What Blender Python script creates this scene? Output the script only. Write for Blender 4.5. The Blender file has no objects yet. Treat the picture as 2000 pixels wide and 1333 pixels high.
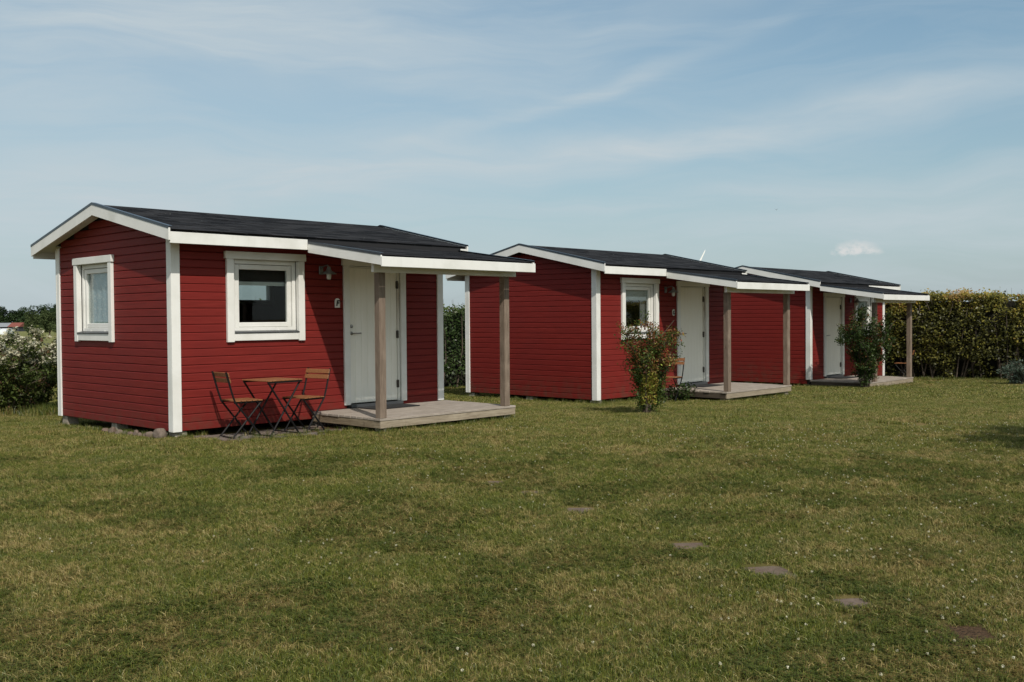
import bpy, math, random
import numpy as np
from mathutils import Vector, Matrix
random.seed(7); rng = np.random.default_rng(7)
S = bpy.context.scene; COL = S.collection
R = math.radians

# ------------------------------------------------------------------ camera
EYE = 1.4818
cam_d = bpy.data.cameras.new('camera'); cam = bpy.data.objects.new('camera', cam_d); COL.objects.link(cam)
cam_d.sensor_width = 36; cam_d.lens = 36 * 1957.4 / 2000; cam_d.clip_end = 6000; cam_d.clip_start = .05
cam.location = (0, 0, EYE)
ROLL = 0.0078
cam.matrix_world = Matrix.Translation((0, 0, EYE)) @ Matrix.Rotation(math.pi/2 - 0.02345, 4, 'X') @ Matrix.Rotation(-ROLL, 4, 'Z')
S.camera = cam
S.view_settings.view_transform = 'Standard'; S.view_settings.look = 'None'
S.view_settings.exposure = 0.0; S.view_settings.gamma = 1.0; S.view_settings.use_curve_mapping = False

# ------------------------------------------------------------------ sun and sky
SUN_TRAVEL = Vector((-.413, 1.0156, -1.0)).normalized()
SUN_STRENGTH, SKY_STRENGTH = 3.7, 0.101
sd = bpy.data.lights.new('sun', 'SUN'); sd.energy = SUN_STRENGTH; sd.angle = R(0.6); sd.color = (1, .93, .84)
sun = bpy.data.objects.new('sun', sd); COL.objects.link(sun)
sun.rotation_euler = SUN_TRAVEL.to_track_quat('-Z', 'Y').to_euler(); sun.location = (8, -8, 20)

class NT:
    """tiny helper to write node trees as expressions"""
    def __init__(s, tree): s.t = tree; s.n = tree.nodes; s.l = tree.links; s.n.clear()
    def node(s, typ, ins=None, **props):
        n = s.n.new(typ)
        for k, v in props.items(): setattr(n, k, v)
        for k, v in (ins or {}).items():
            if hasattr(v, 'is_linked') or hasattr(v, 'links'): s.l.new(v, n.inputs[k])
            else: n.inputs[k].default_value = v
        return n
    def m(s, op, a, b=0.0, c=0.0, clamp=False):
        return s.node('ShaderNodeMath', {0: a, 1: b, 2: c}, operation=op, use_clamp=clamp).outputs[0]
    def noise(s, vec, scale, detail=4, rough=.55, dist=0.0, out=0):
        return s.node('ShaderNodeTexNoise', {'Vector': vec, 'Scale': scale, 'Detail': detail, 'Roughness': rough, 'Distortion': dist}).outputs[out]
    def mapv(s, vec, scale=(1,1,1), loc=(0,0,0), rot=(0,0,0)):
        return s.node('ShaderNodeMapping', {'Vector': vec, 'Scale': scale, 'Location': loc, 'Rotation': rot}).outputs[0]
    def ramp(s, f, stops, interp='LINEAR'):
        n = s.n.new('ShaderNodeValToRGB'); s.l.new(f, n.inputs[0]); cr = n.color_ramp; cr.interpolation = interp
        while len(cr.elements) < len(stops): cr.elements.new(.5)
        for e, (p, c) in zip(cr.elements, stops):
            e.position = p; e.color = (*c, 1) if not isinstance(c, (int, float)) else (c, c, c, 1)
        return n.outputs[0]
    def mix(s, f, a, b, blend='MIX'):
        n = s.n.new('ShaderNodeMix'); n.data_type = 'RGBA'; n.blend_type = blend
        for k, v in ((0, f), (6, a), (7, b)):
            if hasattr(v, 'links'): s.l.new(v, n.inputs[k])
            else: n.inputs[k].default_value = v if k == 0 else (*v, 1)
        return n.outputs[2]

W = bpy.data.worlds.new('World'); S.world = W; W.use_nodes = True
t = NT(W.node_tree)
sky = t.node('ShaderNodeTexSky', sky_type='NISHITA', sun_disc=False)
sky.sun_elevation = math.asin(-SUN_TRAVEL.z); sky.sun_rotation = math.atan2(-SUN_TRAVEL.x, -SUN_TRAVEL.y)
sky.air_density = 1.0; sky.dust_density = 2.2; sky.ozone_density = 1.0; sky.altitude = 10
tc = t.node('ShaderNodeTexCoord').outputs['Generated']
sx = t.node('ShaderNodeSeparateXYZ', {0: tc})
az = t.m('ARCTAN2', sx.outputs[0], sx.outputs[1]); el = t.m('ARCSINE', sx.outputs[2])
ae = t.node('ShaderNodeCombineXYZ', {0: az, 1: el, 2: 0.0}).outputs[0]
warp = t.noise(t.mapv(ae, (3, 6, 1)), 1.0, 3)
el2 = t.m('ADD', el, t.m('MULTIPLY', t.m('SUBTRACT', warp, .5), .09))
aw = t.node('ShaderNodeCombineXYZ', {0: az, 1: el2, 2: 0.0}).outputs[0]
streak = t.noise(t.mapv(aw, (3.2, 26, 1), rot=(0, 0, R(-7))), 1.0, 8, .62, .6)
fib = t.noise(t.mapv(aw, (9, 70, 1), rot=(0, 0, R(-9))), 1.0, 5, .6, .3)
def gauss(x, w): return t.m('EXPONENT', t.m('MULTIPLY', t.m('POWER', t.m('ABSOLUTE', t.m('DIVIDE', x, w)), 2.0), -1.0))
def uv(u, v): return ((u - 1000) / 1957.4, (620.6 - (u - 1000) * ROLL - v) / 1957.4)
def band(u, v, slope, ln, wd, amp):
    a0, e0 = uv(u, v)
    da = t.m('SUBTRACT', az, a0)
    d = t.m('SUBTRACT', t.m('SUBTRACT', el2, e0), t.m('MULTIPLY', da, slope))
    return t.m('MULTIPLY', t.m('MULTIPLY', gauss(d, wd), gauss(da, ln)), amp)
bands = [band(1180, 300, .12, .30, .018, .8), band(1700, 255, .13, .3, .014, .45), band(480, 110, -.03, .24, .040, .5), band(1180, 185, .28, .17, .009, .5),
         band(1450, 30, .15, .14, .018, .45), band(560, 335, .1, .26, .02, .4), band(1500, 385, .05, .3, .012, .3), band(1800, 440, .05, .35, .028, .5), band(200, 470, 0, .4, .05, .35), band(700, 60, .0, .35, .07, .35), band(1900, 520, .0, .3, .05, .25), band(100, 300, .0, .3, .07, .3)]
acc = bands[0]
for b in bands[1:]: acc = t.m('ADD', acc, b)
mask = t.m('MULTIPLY', acc, t.m('ADD', t.m('MULTIPLY', streak, .95), t.m('MULTIPLY', fib, .35)))
veil = t.ramp(streak, [(.40, 0.0), (.8, .26)])
far_fade = t.ramp(t.m('ABSOLUTE', el), [(0.0, .38), (.10, .22), (.35, 0.0)])     # milky air towards the horizon
west = t.ramp(t.m('ADD', t.m('MULTIPLY', az, .8), .5), [(.05, .26), (.5, .13), (.95, .0)])      # thin haze, thicker to the left
m1 = t.m('ADD', t.m('ADD', t.m('ADD', t.m('MULTIPLY', mask, .85), veil), far_fade), west, clamp=True)
a0, e0 = uv(1648, 492)
cn = t.noise(t.mapv(ae, (90, 120, 1)), 1.0, 6, .62)
cw = t.m('MULTIPLY', t.m('SUBTRACT', cn, .5), .016)
cd = gauss(t.m('SUBTRACT', t.m('ADD', az, cw), a0), .019)
cd = t.m('MULTIPLY', cd, gauss(t.m('SUBTRACT', t.m('ADD', el, cw), e0), .0075))
cd = t.m('ADD', cd, t.m('MULTIPLY', gauss(t.m('SUBTRACT', az, a0+.004), .03), t.m('MULTIPLY', gauss(t.m('SUBTRACT', el, e0-.004), .003), .4)))
cum = t.ramp(t.m('MULTIPLY', cd, t.m('ADD', t.m('MULTIPLY', cn, 2.2), -.35)), [(.22, 0.0), (.62, .55), (.9, .8)])
CLOUD = (5.3, 6.05, 6.45)
skyc = t.mix(1.0, sky.outputs[0], (.66, 1.06, 1.12), 'MULTIPLY')
skyc = t.mix(t.ramp(t.m('MULTIPLY', el, 2.0), [(0.0, .42), (.4, .20), (.8, .04)]), skyc, (5.3, 5.7, 5.8))
sdot = t.node('ShaderNodeVectorMath', {0: tc, 1: tuple(-SUN_TRAVEL)}, operation='DOT_PRODUCT').outputs['Value']
c = t.mix(m1, skyc, CLOUD)
c = t.mix(t.ramp(sdot, [(.0, 0.0), (.45, .30), (.8, .55), (1.0, .75)]), c, (8.2, 8.0, 7.7))   # milky aureole round the sun, added behind the camera to whiten the fill light
c = t.mix(cum, c, (7.2, 7.1, 7.0))
bg = t.node('ShaderNodeBackground', {'Color': c, 'Strength': SKY_STRENGTH})
t.l.new(bg.outputs[0], t.node('ShaderNodeOutputWorld').inputs[0])

# ------------------------------------------------------------------ materials
def material(name, build):
    m = bpy.data.materials.new(name); m.use_nodes = True; t = NT(m.node_tree)
    out = t.node('ShaderNodeOutputMaterial'); sh = build(t)
    t.l.new(sh, out.inputs[0]); return m
def princ(t, col, rough=.6, metal=0.0, bump=None, bstr=.2, bdist=.002, spec=.4):
    ins = {'Base Color': col if hasattr(col, 'links') else (*col, 1), 'Roughness': rough, 'Metallic': metal, 'Specular IOR Level': spec}
    if bump is not None:
        ins['Normal'] = t.node('ShaderNodeBump', {'Height': bump, 'Strength': bstr, 'Distance': bdist}).outputs[0]
    return t.node('ShaderNodeBsdfPrincipled', ins).outputs[0]
def objvec(t, scale=(1,1,1)):
    oi = t.node('ShaderNodeObjectInfo').outputs['Random']
    off = t.m('MULTIPLY', oi, 37.0)
    v = t.node('ShaderNodeVectorMath', {0: t.node('ShaderNodeTexCoord').outputs['Object'], 1: t.node('ShaderNodeCombineXYZ', {0: off, 1: off, 2: off}).outputs[0]}, operation='ADD').outputs[0]
    return t.mapv(v, scale), oi
def m_red(t):
    v, oi = objvec(t, (3, 40, 40)); g = t.noise(v, 1.0, 6, .65)
    pos = t.node('ShaderNodeNewGeometry').outputs['Position']
    big = t.noise(pos, 1.3, 3); fine = t.noise(t.mapv(pos, (1, 1, 1)), 55, 3)
    col = t.ramp(g, [(.3, (.130, .0105, .0075)), (.62, (.178, .016, .012)), (.8, (.225, .030, .021))])
    col = t.mix(t.m('MULTIPLY', oi, .28), col, (.15, .012, .011))
    col = t.mix(t.ramp(big, [(.4, 0.0), (.75, .30)]), col, (.11, .014, .013))
    col = t.mix(t.ramp(fine, [(.70, 0.0), (.78, .35)]), col, (.30, .09, .07))
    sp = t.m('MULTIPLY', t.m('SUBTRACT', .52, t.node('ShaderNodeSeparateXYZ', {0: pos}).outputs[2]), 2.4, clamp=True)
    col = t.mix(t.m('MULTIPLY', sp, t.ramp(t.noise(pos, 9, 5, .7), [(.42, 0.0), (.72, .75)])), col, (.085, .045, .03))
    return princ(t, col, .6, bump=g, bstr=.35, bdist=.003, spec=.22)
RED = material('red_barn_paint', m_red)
def m_white(t, dirt=.35):
    v, oi = objvec(t, (14, 14, 2)); g = t.noise(v, 3.0, 5, .6)
    pos = t.node('ShaderNodeNewGeometry').outputs['Position']; b = t.noise(pos, 2.2, 5, .6)
    col = t.ramp(b, [(.3, (.62, .62, .58)), (.55, (.72, .72, .69)), (.8, (.76, .76, .73))])
    col = t.mix(t.ramp(g, [(.58, 0.0), (.9, dirt)]), col, (.50, .50, .44))
    return princ(t, col, .45, bump=g, bstr=.12, bdist=.002)
WHITE = material('white_paint', m_white)
def m_whitedoor(t):
    v, oi = objvec(t, (6, 6, 1)); g = t.noise(v, 2.0, 4)
    col = t.ramp(g, [(.3, (.79, .77, .69)), (.7, (.84, .82, .75))])
    return princ(t, col, .35)
DOORW = material('white_door_paint', m_whitedoor)
def m_jamb(t):
    tc = t.node('ShaderNodeTexCoord').outputs['Object']; s = t.node('ShaderNodeSeparateXYZ', {0: tc})
    n = t.noise(t.mapv(tc, (60, 60, 4)), 1.0, 4)
    z = s.outputs[2]
    f = t.m('MULTIPLY', t.ramp(z, [(0.0, 0.0), (.38, 0.0), (.92, 1.0), (.955, 1.0), (.97, 0.0)]) if False else t.m('MULTIPLY', t.m('MULTIPLY', t.m('LESS_THAN', z, 1.64), t.m('MULTIPLY', t.m('SUBTRACT', z, .85), 1.15), clamp=True), .9, clamp=True), t.ramp(n, [(.35, .15), (.65, 1.0)]))
    return princ(t, t.mix(f, (.72, .72, .67), (.20, .10, .04)), .5)
JAMB = material('rust_stained_white_paint', m_jamb)
def m_wood(t, a, b, c, sc=(18, 18, 1.2)):
    v, oi = objvec(t, sc); g = t.noise(v, 3.5, 8, .65, .4)
    v2, _ = objvec(t, (1.5, 1.5, 1.5)); b2 = t.noise(v2, 3.0, 4)
    col = t.ramp(g, [(.28, a), (.52, b), (.75, c)])
    col = t.mix(t.m('MULTIPLY', oi, .35), col, tuple(x * .72 for x in b))
    col = t.mix(t.ramp(b2, [(.5, 0.0), (.8, .4)]), col, tuple(x * 1.25 for x in c))
    knot = t.node('ShaderNodeTexVoronoi', {'Vector': t.mapv(v2, (5, 5, 1.6)), 'Scale': 1.0}).outputs['Distance']
    col = t.mix(t.ramp(knot, [(.0, .8), (.10, 0.0)]), col, (.06, .04, .03))
    return princ(t, col, .8, bump=g, bstr=.5, bdist=.004, spec=.2)
POSTW = material('weathered_post_wood', lambda t: m_wood(t, (.10, .072, .055), (.19, .145, .11), (.27, .215, .17)))
DECKW = material('weathered_deck_wood', lambda t: m_wood(t, (.20, .17, .14), (.33, .285, .24), (.44, .39, .34), (1.5, 22, 22)))
SKIRTW = material('deck_skirt_wood', lambda t: m_wood(t, (.16, .13, .09), (.29, .24, .175), (.38, .33, .25), (1.3, 20, 20)))
SKIRTY = material('deck_side_skirt_wood', lambda t: m_wood(t, (.11, .085, .055), (.23, .18, .12), (.33, .28, .2), (20, 1.3, 20)))
def m_shingle(t):
    v, oi = objvec(t); g = t.noise(v, 260, 2); g2 = t.noise(v, 6, 4)
    pos = t.node('ShaderNodeNewGeometry').outputs['Position']; li = t.noise(pos, 16, 2)
    col = t.mix(oi, (.004, .0045, .006), (.030, .0305, .033))
    col = t.mix(t.ramp(g2, [(.35, 0.0), (.8, .5)]), col, (.024, .024, .025))
    col = t.mix(t.ramp(g, [(.55, 0.0), (.75, .5)]), col, (.045, .045, .048))
    col = t.mix(t.ramp(li, [(.755, 0.0), (.79, .9)]), col, (.42, .43, .38))
    return princ(t, col, .95, bump=g, bstr=.6, bdist=.002, spec=.1)
SHING = material('black_bitumen_shingle', m_shingle)
METAL = material('dark_blue_grey_flashing', lambda t: princ(t, t.ramp(t.noise(objvec(t, (6, 6, 6))[0], 2.0, 4), [(.3, (.018, .026, .036)), (.8, (.035, .046, .06))]), .3, .0, spec=.6))
GALV = material('galvanised_steel', lambda t: princ(t, t.ramp(t.noise(objvec(t)[0], 40.0, 3), [(.3, (.14, .145, .14)), (.8, (.28, .285, .28))]), .5, .6))
STEEL = material('brushed_steel', lambda t: princ(t, (.32, .31, .29), .35, .9))
HINGE = material('tarnished_hinge', lambda t: princ(t, t.ramp(t.noise(objvec(t)[0], 30., 3), [(.3, (.05, .045, .04)), (.8, (.12, .10, .085))]), .5, .6))
DKSILL = material('dark_metal_sill', lambda t: princ(t, (.07, .075, .08), .4, .3))
BLACKM = material('black_painted_steel', lambda t: princ(t, t.ramp(t.noise(objvec(t)[0], 30., 3), [(.4, (.006, .006, .007)), (.9, (.015, .013, .012))]), .6, spec=.2))
ACACIA = material('oiled_acacia', lambda t: princ(t, t.ramp(t.noise(objvec(t, (4, 30, 30))[0], 2.5, 6, .65), [(.25, (.11, .042, .016)), (.5, (.22, .092, .036)), (.8, (.30, .14, .06))]), .5, spec=.4))
RUBBER = material('black_rubber_mat', lambda t: princ(t, t.ramp(t.noise(objvec(t)[0], 60., 3), [(.4, (.012, .012, .013)), (.8, (.035, .033, .032))]), .9, bump=t.noise(objvec(t)[0], 120., 2), bstr=.8, bdist=.004))
def m_stone(t, a, b, moss=.4):
    v, oi = objvec(t); g = t.noise(v, 9, 7, .65); g2 = t.noise(v, 55, 4, .7)
    col = t.ramp(g, [(.3, a), (.75, b)])
    col = t.mix(t.ramp(g2, [(.35, .45), (.65, 0.0)]), col, tuple(x * .45 for x in a))
    col = t.mix(t.m('MULTIPLY', oi, .5), col, (a[0] * 1.1, a[1] * .85, a[2] * .75))
    col = t.mix(t.ramp(t.noise(v, 4, 5), [(.55, 0.0), (.7, moss)]), col, (.10, .11, .05))
    return princ(t, col, .9, bump=g2, bstr=.7, bdist=.006, spec=.2)
CONC = material('concrete', lambda t: m_stone(t, (.30, .28, .23), (.45, .43, .38)))
FIELD = material('field_stone', lambda t: m_stone(t, (.13, .10, .08), (.27, .225, .185), .3))
PAVER = material('slate_paver', lambda t: m_stone(t, (.14, .12, .105), (.26, .235, .21), .5))
SLAB = material('stepping_slab', lambda t: m_stone(t, (.12, .092, .072), (.24, .19, .15), .5))
SOIL = material('dry_soil', lambda t: princ(t, t.ramp(t.noise(t.node('ShaderNodeNewGeometry').outputs['Position'], 35, 6, .7), [(.3, (.03, .02, .012)), (.7, (.13, .08, .045))]), .95, bump=t.noise(t.node('ShaderNodeNewGeometry').outputs['Position'], 60, 4), bstr=1., bdist=.02, spec=.1))
def m_glass(t):
    fr = t.node('ShaderNodeFresnel', {'IOR': 1.5}).outputs[0]
    f = t.m('MULTIPLY', fr, .3, clamp=True)
    return t.node('ShaderNodeMixShader', {0: f, 1: t.node('ShaderNodeBsdfTransparent', {0: (.80, .83, .82, 1)}).outputs[0], 2: t.node('ShaderNodeBsdfGlossy', {'Color': (1, 1, 1, 1), 'Roughness': .01}).outputs[0]}).outputs[0]
GLASS = material('window_glass', m_glass)
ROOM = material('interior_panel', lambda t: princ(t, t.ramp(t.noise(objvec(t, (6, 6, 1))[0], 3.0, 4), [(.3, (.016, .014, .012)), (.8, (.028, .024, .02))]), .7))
BLIND = material('grey_roller_blind', lambda t: princ(t, (.80, .82, .80), .8))
def m_curtain(t):
    v = t.node('ShaderNodeTexCoord').outputs['Object']
    vo = t.node('ShaderNodeTexVoronoi', {'Vector': v, 'Scale': 17.0}).outputs['Distance']
    col = t.mix(t.ramp(vo, [(.18, .8), (.42, 0.0)]), (.58, .68, .76), (.88, .90, .92))
    return princ(t, col, .85)
CURT = material('patterned_curtain', m_curtain)
NET = material('net_curtain', lambda t: princ(t, (.30, .29, .28), .9))
SIGNW = material('sign_enamel', lambda t: princ(t, t.ramp(t.noise(objvec(t)[0], 30., 3), [(.3, (.60, .59, .54)), (.8, (.72, .71, .67))]), .35))
INK = material('black_sign_ink', lambda t: princ(t, t.ramp(t.noise(objvec(t)[0], 50., 2), [(.3, (.01, .01, .01)), (.8, (.03, .03, .03))]), .5))

def m_grass(t):
    pos = t.node('ShaderNodeNewGeometry').outputs['Position']
    tint = t.node('ShaderNodeAttribute', attribute_name='tint').outputs['Fac']
    big = t.noise(pos, .55, 4, .6); mid = t.noise(pos, 2.6, 5, .65); fine = t.noise(pos, 13, 3, .6)
    dry = t.m('ADD', t.m('ADD', t.m('MULTIPLY', big, .36), t.m('MULTIPLY', mid, .60)), t.m('MULTIPLY', fine, .68))
    green = t.ramp(tint, [(0, (.042, .060, .010)), (.4, (.108, .138, .020)), (.8, (.20, .212, .034)), (1, (.36, .34, .09))])
    straw = t.ramp(tint, [(0, (.14, .092, .024)), (.5, (.33, .245, .085)), (1, (.72, .57, .28))])
    thr = t.m('ADD', t.m('MULTIPLY', t.m('SUBTRACT', dry, .825), 4.4), t.m('ADD', t.m('MULTIPLY', t.m('SUBTRACT', t.m('FRACT', t.m('MULTIPLY', tint, 7.31)), .62), 1.0), t.m('MULTIPLY', t.m('GREATER_THAN', t.m('FRACT', t.m('MULTIPLY', tint, 23.7)), .78), .8)), clamp=True)
    col = t.mix(thr, green, straw)
    rich = t.noise(pos, 2.1, 4, .65)
    col = t.mix(t.ramp(rich, [(.48, 0.0), (.68, .30)]), col, (.08, .125, .03))
    d = t.node('ShaderNodeBsdfDiffuse', {'Color': col}).outputs[0]
    tr = t.node('ShaderNodeBsdfTranslucent', {'Color': col}).outputs[0]
    gl = t.node('ShaderNodeBsdfGlossy', {'Color': (1, 1, 1, 1), 'Roughness': .45}).outputs[0]
    a = t.node('ShaderNodeMixShader', {0: .32, 1: d, 2: tr}).outputs[0]
    return t.node('ShaderNodeMixShader', {0: .025, 1: a, 2: gl}).outputs[0]
GRASS = material('lawn_blades', m_grass)
def m_ground(t):
    pos = t.node('ShaderNodeNewGeometry').outputs['Position']
    s = t.node('ShaderNodeSeparateXYZ', {0: pos})
    big = t.noise(pos, .55, 4, .6); mid = t.noise(pos, 2.6, 5, .65); fine = t.noise(pos, 45, 5, .75)
    dry = t.m('ADD', t.m('ADD', t.m('MULTIPLY', big, .55), t.m('MULTIPLY', mid, .75)), t.m('MULTIPLY', fine, .35))
    near = t.mix(t.ramp(t.m('MULTIPLY', dry, .6), [(.42, 0.0), (.6, 1.0)]), (.11, .10, .03), (.22, .16, .07))
    f1 = t.noise(t.mapv(pos, (.02, .004, 1)), 1.0, 4)
    far = t.mix(f1, (.13, .15, .045), (.22, .20, .09))
    k = t.m('DIVIDE', t.m('SUBTRACT', s.outputs[1], 34.0), 10.0, clamp=True)
    return princ(t, t.mix(k, near, far), 1.0, bump=fine, bstr=.8, bdist=.02, spec=.05)
GROUND = material('lawn_ground', m_ground)
def m_leaf(name, stops, trans=.3, dark=None, gloss=.015):
    def f(t):
        tint = t.node('ShaderNodeAttribute', attribute_name='tint').outputs['Fac']
        col = t.ramp(tint, stops)
        d = t.node('ShaderNodeBsdfDiffuse', {'Color': col}).outputs[0]
        tr = t.node('ShaderNodeBsdfTranslucent', {'Color': col}).outputs[0]
        gl = t.node('ShaderNodeBsdfGlossy', {'Color': (1, 1, 1, 1), 'Roughness': .4}).outputs[0]
        a = t.node('ShaderNodeMixShader', {0: trans, 1: d, 2: tr}).outputs[0]
        return t.node('ShaderNodeMixShader', {0: gloss, 1: a, 2: gl}).outputs[0]
    return material(name, f)
LF_ROSE = m_leaf('rose_leaves', [(0, (0.031, 0.053, 0.014)), (.45, (0.084, 0.126, 0.025)), (.62, (0.140, 0.161, 0.031)), (.75, (0.182, 0.084, 0.031)), (.88, (0.238, 0.077, 0.035)), (1, (0.336, 0.378, 0.070))])
LF_DARK = m_leaf('dark_shrub_leaves', [(0, (0.021, 0.037, 0.011)), (.5, (0.052, 0.086, 0.023)), (.85, (0.098, 0.127, 0.032)), (1, (0.184, 0.092, 0.040))])
LF_HEDGE = m_leaf('beech_hedge_leaves', [(0, (.03, .032, .01)), (.3, (.085, .085, .02)), (.5, (.18, .17, .032)), (.7, (.33, .27, .05)), (.85, (.30, .15, .055)), (1, (.50, .37, .15))])
LF_LEFT = m_leaf('wild_shrub_leaves', [(0, (0.034, 0.054, 0.016)), (.5, (0.095, 0.128, 0.030)), (.85, (0.121, 0.121, 0.041)), (1, (0.203, 0.115, 0.068))])
LF_TREE = m_leaf('far_tree_leaves', [(0, (.016, .028, .014)), (.5, (.032, .052, .022)), (1, (.06, .082, .034))], .15, gloss=.0)
LF_TREEL = m_leaf('pale_tree_leaves', [(0, (.035, .05, .022)), (.5, (.065, .088, .035)), (1, (.10, .12, .05))], .15, gloss=.0)
LF_SAGE = m_leaf('sage_leaves', [(0, (.05, .075, .05)), (1, (.12, .16, .12))])
PETAL = m_leaf('white_blossom', [(0, (.34, .32, .20)), (1, (.62, .60, .46))], .25)
ROSE = m_leaf('red_petals', [(0, (.35, .01, .025)), (1, (.50, .03, .05))], .2)
BARK = material('bark', lambda t: princ(t, t.ramp(t.noise(objvec(t, (8, 8, 2))[0], 6.0, 5), [(.3, (.05, .038, .028)), (.8, (.15, .115, .085))]), .9))

# ------------------------------------------------------------------ helpers
def link(name, me, mat=None, parent=None, loc=(0,0,0), rot=(0,0,0)):
    o = bpy.data.objects.new(name, me); COL.objects.link(o)
    if mat and me and not me.materials: me.materials.append(mat)
    if parent: o.parent = parent
    o.location = loc; o.rotation_euler = rot
    return o
def tag(o, label=None, cat=None, group=None, kind=None):
    if label: o['label'] = label
    if cat: o['category'] = cat
    if group: o['group'] = group
    if kind: o['kind'] = kind
    return o
def empty(name, loc, rz=0, parent=None):
    o = bpy.data.objects.new(name, None); COL.objects.link(o); o.location = loc; o.rotation_euler = (0, 0, rz); o.empty_display_size = .2
    if parent: o.parent = parent
    return o
class MB:
    def __init__(s): s.v = []; s.f = []
    def add(s, vs, fs):
        b = len(s.v); s.v += [tuple(p) for p in vs]; s.f += [tuple(i + b for i in f) for f in fs]; return s
    def box(s, x0, x1, y0, y1, z0, z1, c=0.0, M=None):
        if c <= 0:
            vs = [(x, y, z) for z in (z0, z1) for y in (y0, y1) for x in (x0, x1)]
            fs = [(0, 2, 3, 1), (4, 5, 7, 6), (0, 1, 5, 4), (2, 6, 7, 3), (0, 4, 6, 2), (1, 3, 7, 5)]
        else:
            c = min(c, (x1-x0)*.4, (y1-y0)*.4, (z1-z0)*.4)
            X, Y, Z = (x0, x1), (y0, y1), (z0, z1); vs = []; idx = {}
            for i in (0, 1):
                for j in (0, 1):
                    for k in (0, 1):
                        dx, dy, dz = (c, -c)[i], (c, -c)[j], (c, -c)[k]
                        for ax, p in enumerate(((X[i], Y[j]+dy, Z[k]+dz), (X[i]+dx, Y[j], Z[k]+dz), (X[i]+dx, Y[j]+dy, Z[k]))):
                            idx[i, j, k, ax] = len(vs); vs.append(p)
            fs = []
            def q(*a): fs.append([idx[p] for p in a])
            for i in (0, 1): q((i,0,0,0), (i,1,0,0), (i,1,1,0), (i,0,1,0))
            for j in (0, 1): q((0,j,0,1), (0,j,1,1), (1,j,1,1), (1,j,0,1))
            for k in (0, 1): q((0,0,k,2), (1,0,k,2), (1,1,k,2), (0,1,k,2))
            for i in (0, 1):
                for j in (0, 1): q((i,j,0,0), (i,j,1,0), (i,j,1,1), (i,j,0,1))
                for k in (0, 1): q((i,0,k,0), (i,1,k,0), (i,1,k,2), (i,0,k,2))
            for j in (0, 1):
                for k in (0, 1): q((0,j,k,1), (1,j,k,1), (1,j,k,2), (0,j,k,2))
            for i in (0, 1):
                for j in (0, 1):
                    for k in (0, 1): q((i,j,k,0), (i,j,k,1), (i,j,k,2))
            ctr = Vector(((x0+x1)/2, (y0+y1)/2, (z0+z1)/2)); out = []
            for f in fs:
                P = [Vector(vs[a]) for a in f]; n = (P[1]-P[0]).cross(P[2]-P[0]); m = sum(P, Vector())/len(P)
                out.append(f if n.dot(m-ctr) > 0 else f[::-1])
            fs = out
        if M is not None: vs = [M @ Vector(p) for p in vs]
        return s.add(vs, fs)
    def prism(s, poly, axis, a0, a1):
        """poly = list of 2-D points, extruded along axis ('x' -> (y,z), 'y' -> (x,z))"""
        n = len(poly); P = []
        for a in (a0, a1):
            for p, q in poly: P.append((a, p, q) if axis == 'x' else (p, a, q) if axis == 'y' else (p, q, a))
        fs = [tuple(range(n))[::-1], tuple(range(n, 2*n))] + [(i, (i+1) % n, n + (i+1) % n, n + i) for i in range(n)]
        return s.add(P, fs)
    def tube(s, pts, r, n=6, cap=True):
        pts = [Vector(p) for p in pts]; rs = r if isinstance(r, (list, tuple)) else [r]*len(pts); b = len(s.v)
        for i, p in enumerate(pts):
            d = (pts[min(i+1, len(pts)-1)] - pts[max(i-1, 0)]).normalized()
            u = d.cross(Vector((0, 0, 1)) if abs(d.z) < .95 else Vector((1, 0, 0))).normalized(); w = d.cross(u)
            for k in range(n):
                a = 2*math.pi*k/n; s.v.append(tuple(p + (u*math.cos(a) + w*math.sin(a))*rs[i]))
        for i in range(len(pts)-1):
            for k in range(n):
                s.f.append((b+i*n+k, b+i*n+(k+1) % n, b+(i+1)*n+(k+1) % n, b+(i+1)*n+k))
        if cap: s.f.append(tuple(b+k for k in range(n))[::-1]); s.f.append(tuple(b+(len(pts)-1)*n+k for k in range(n)))
        return s
    def lathe(s, prof, n=20, c=(0, 0, 0)):
        b = len(s.v)
        for r, z in prof:
            for k in range(n): a = 2*math.pi*k/n; s.v.append((c[0]+r*math.cos(a), c[1]+r*math.sin(a), c[2]+z))
        for i in range(len(prof)-1):
            for k in range(n): s.f.append((b+i*n+k, b+i*n+(k+1) % n, b+(i+1)*n+(k+1) % n, b+(i+1)*n+k))
        return s
    def mesh(s, name, smooth=False):
        me = bpy.data.meshes.new(name); me.from_pydata(s.v, [], s.f)
        if smooth: me.polygons.foreach_set('use_smooth', [True]*len(me.polygons))
        me.update(); return me
    def build(s, name, mat, parent=None, smooth=False, loc=(0,0,0), rot=(0,0,0)):
        return link(name, s.mesh(name, smooth), mat, parent, loc, rot)
def boxobj(name, mat, parent, x0, x1, y0, y1, z0, z1, c=.003):
    cx, cy, cz = x0, y0, z0
    return MB().box(0, x1-x0, 0, y1-y0, 0, z1-z0, c).build(name, mat, parent, loc=(cx, cy, cz))
def fast_mesh(name, V, F, tint=None, k=4):
    """numpy mesh: V (n,3), F (m,k), tint per vertex"""
    me = bpy.data.meshes.new(name); me.vertices.add(len(V)); me.vertices.foreach_set('co', np.asarray(V, np.float32).ravel())
    me.loops.add(F.size); me.loops.foreach_set('vertex_index', F.astype(np.int32).ravel())
    me.polygons.add(len(F)); me.polygons.foreach_set('loop_start', np.arange(0, F.size, k, dtype=np.int32))
    me.polygons.foreach_set('loop_total', np.full(len(F), k, np.int32))
    if tint is not None:
        a = me.attributes.new('tint', 'FLOAT', 'POINT'); a.data.foreach_set('value', np.asarray(tint, np.float32))
    me.update(calc_edges=True); return me
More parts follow.
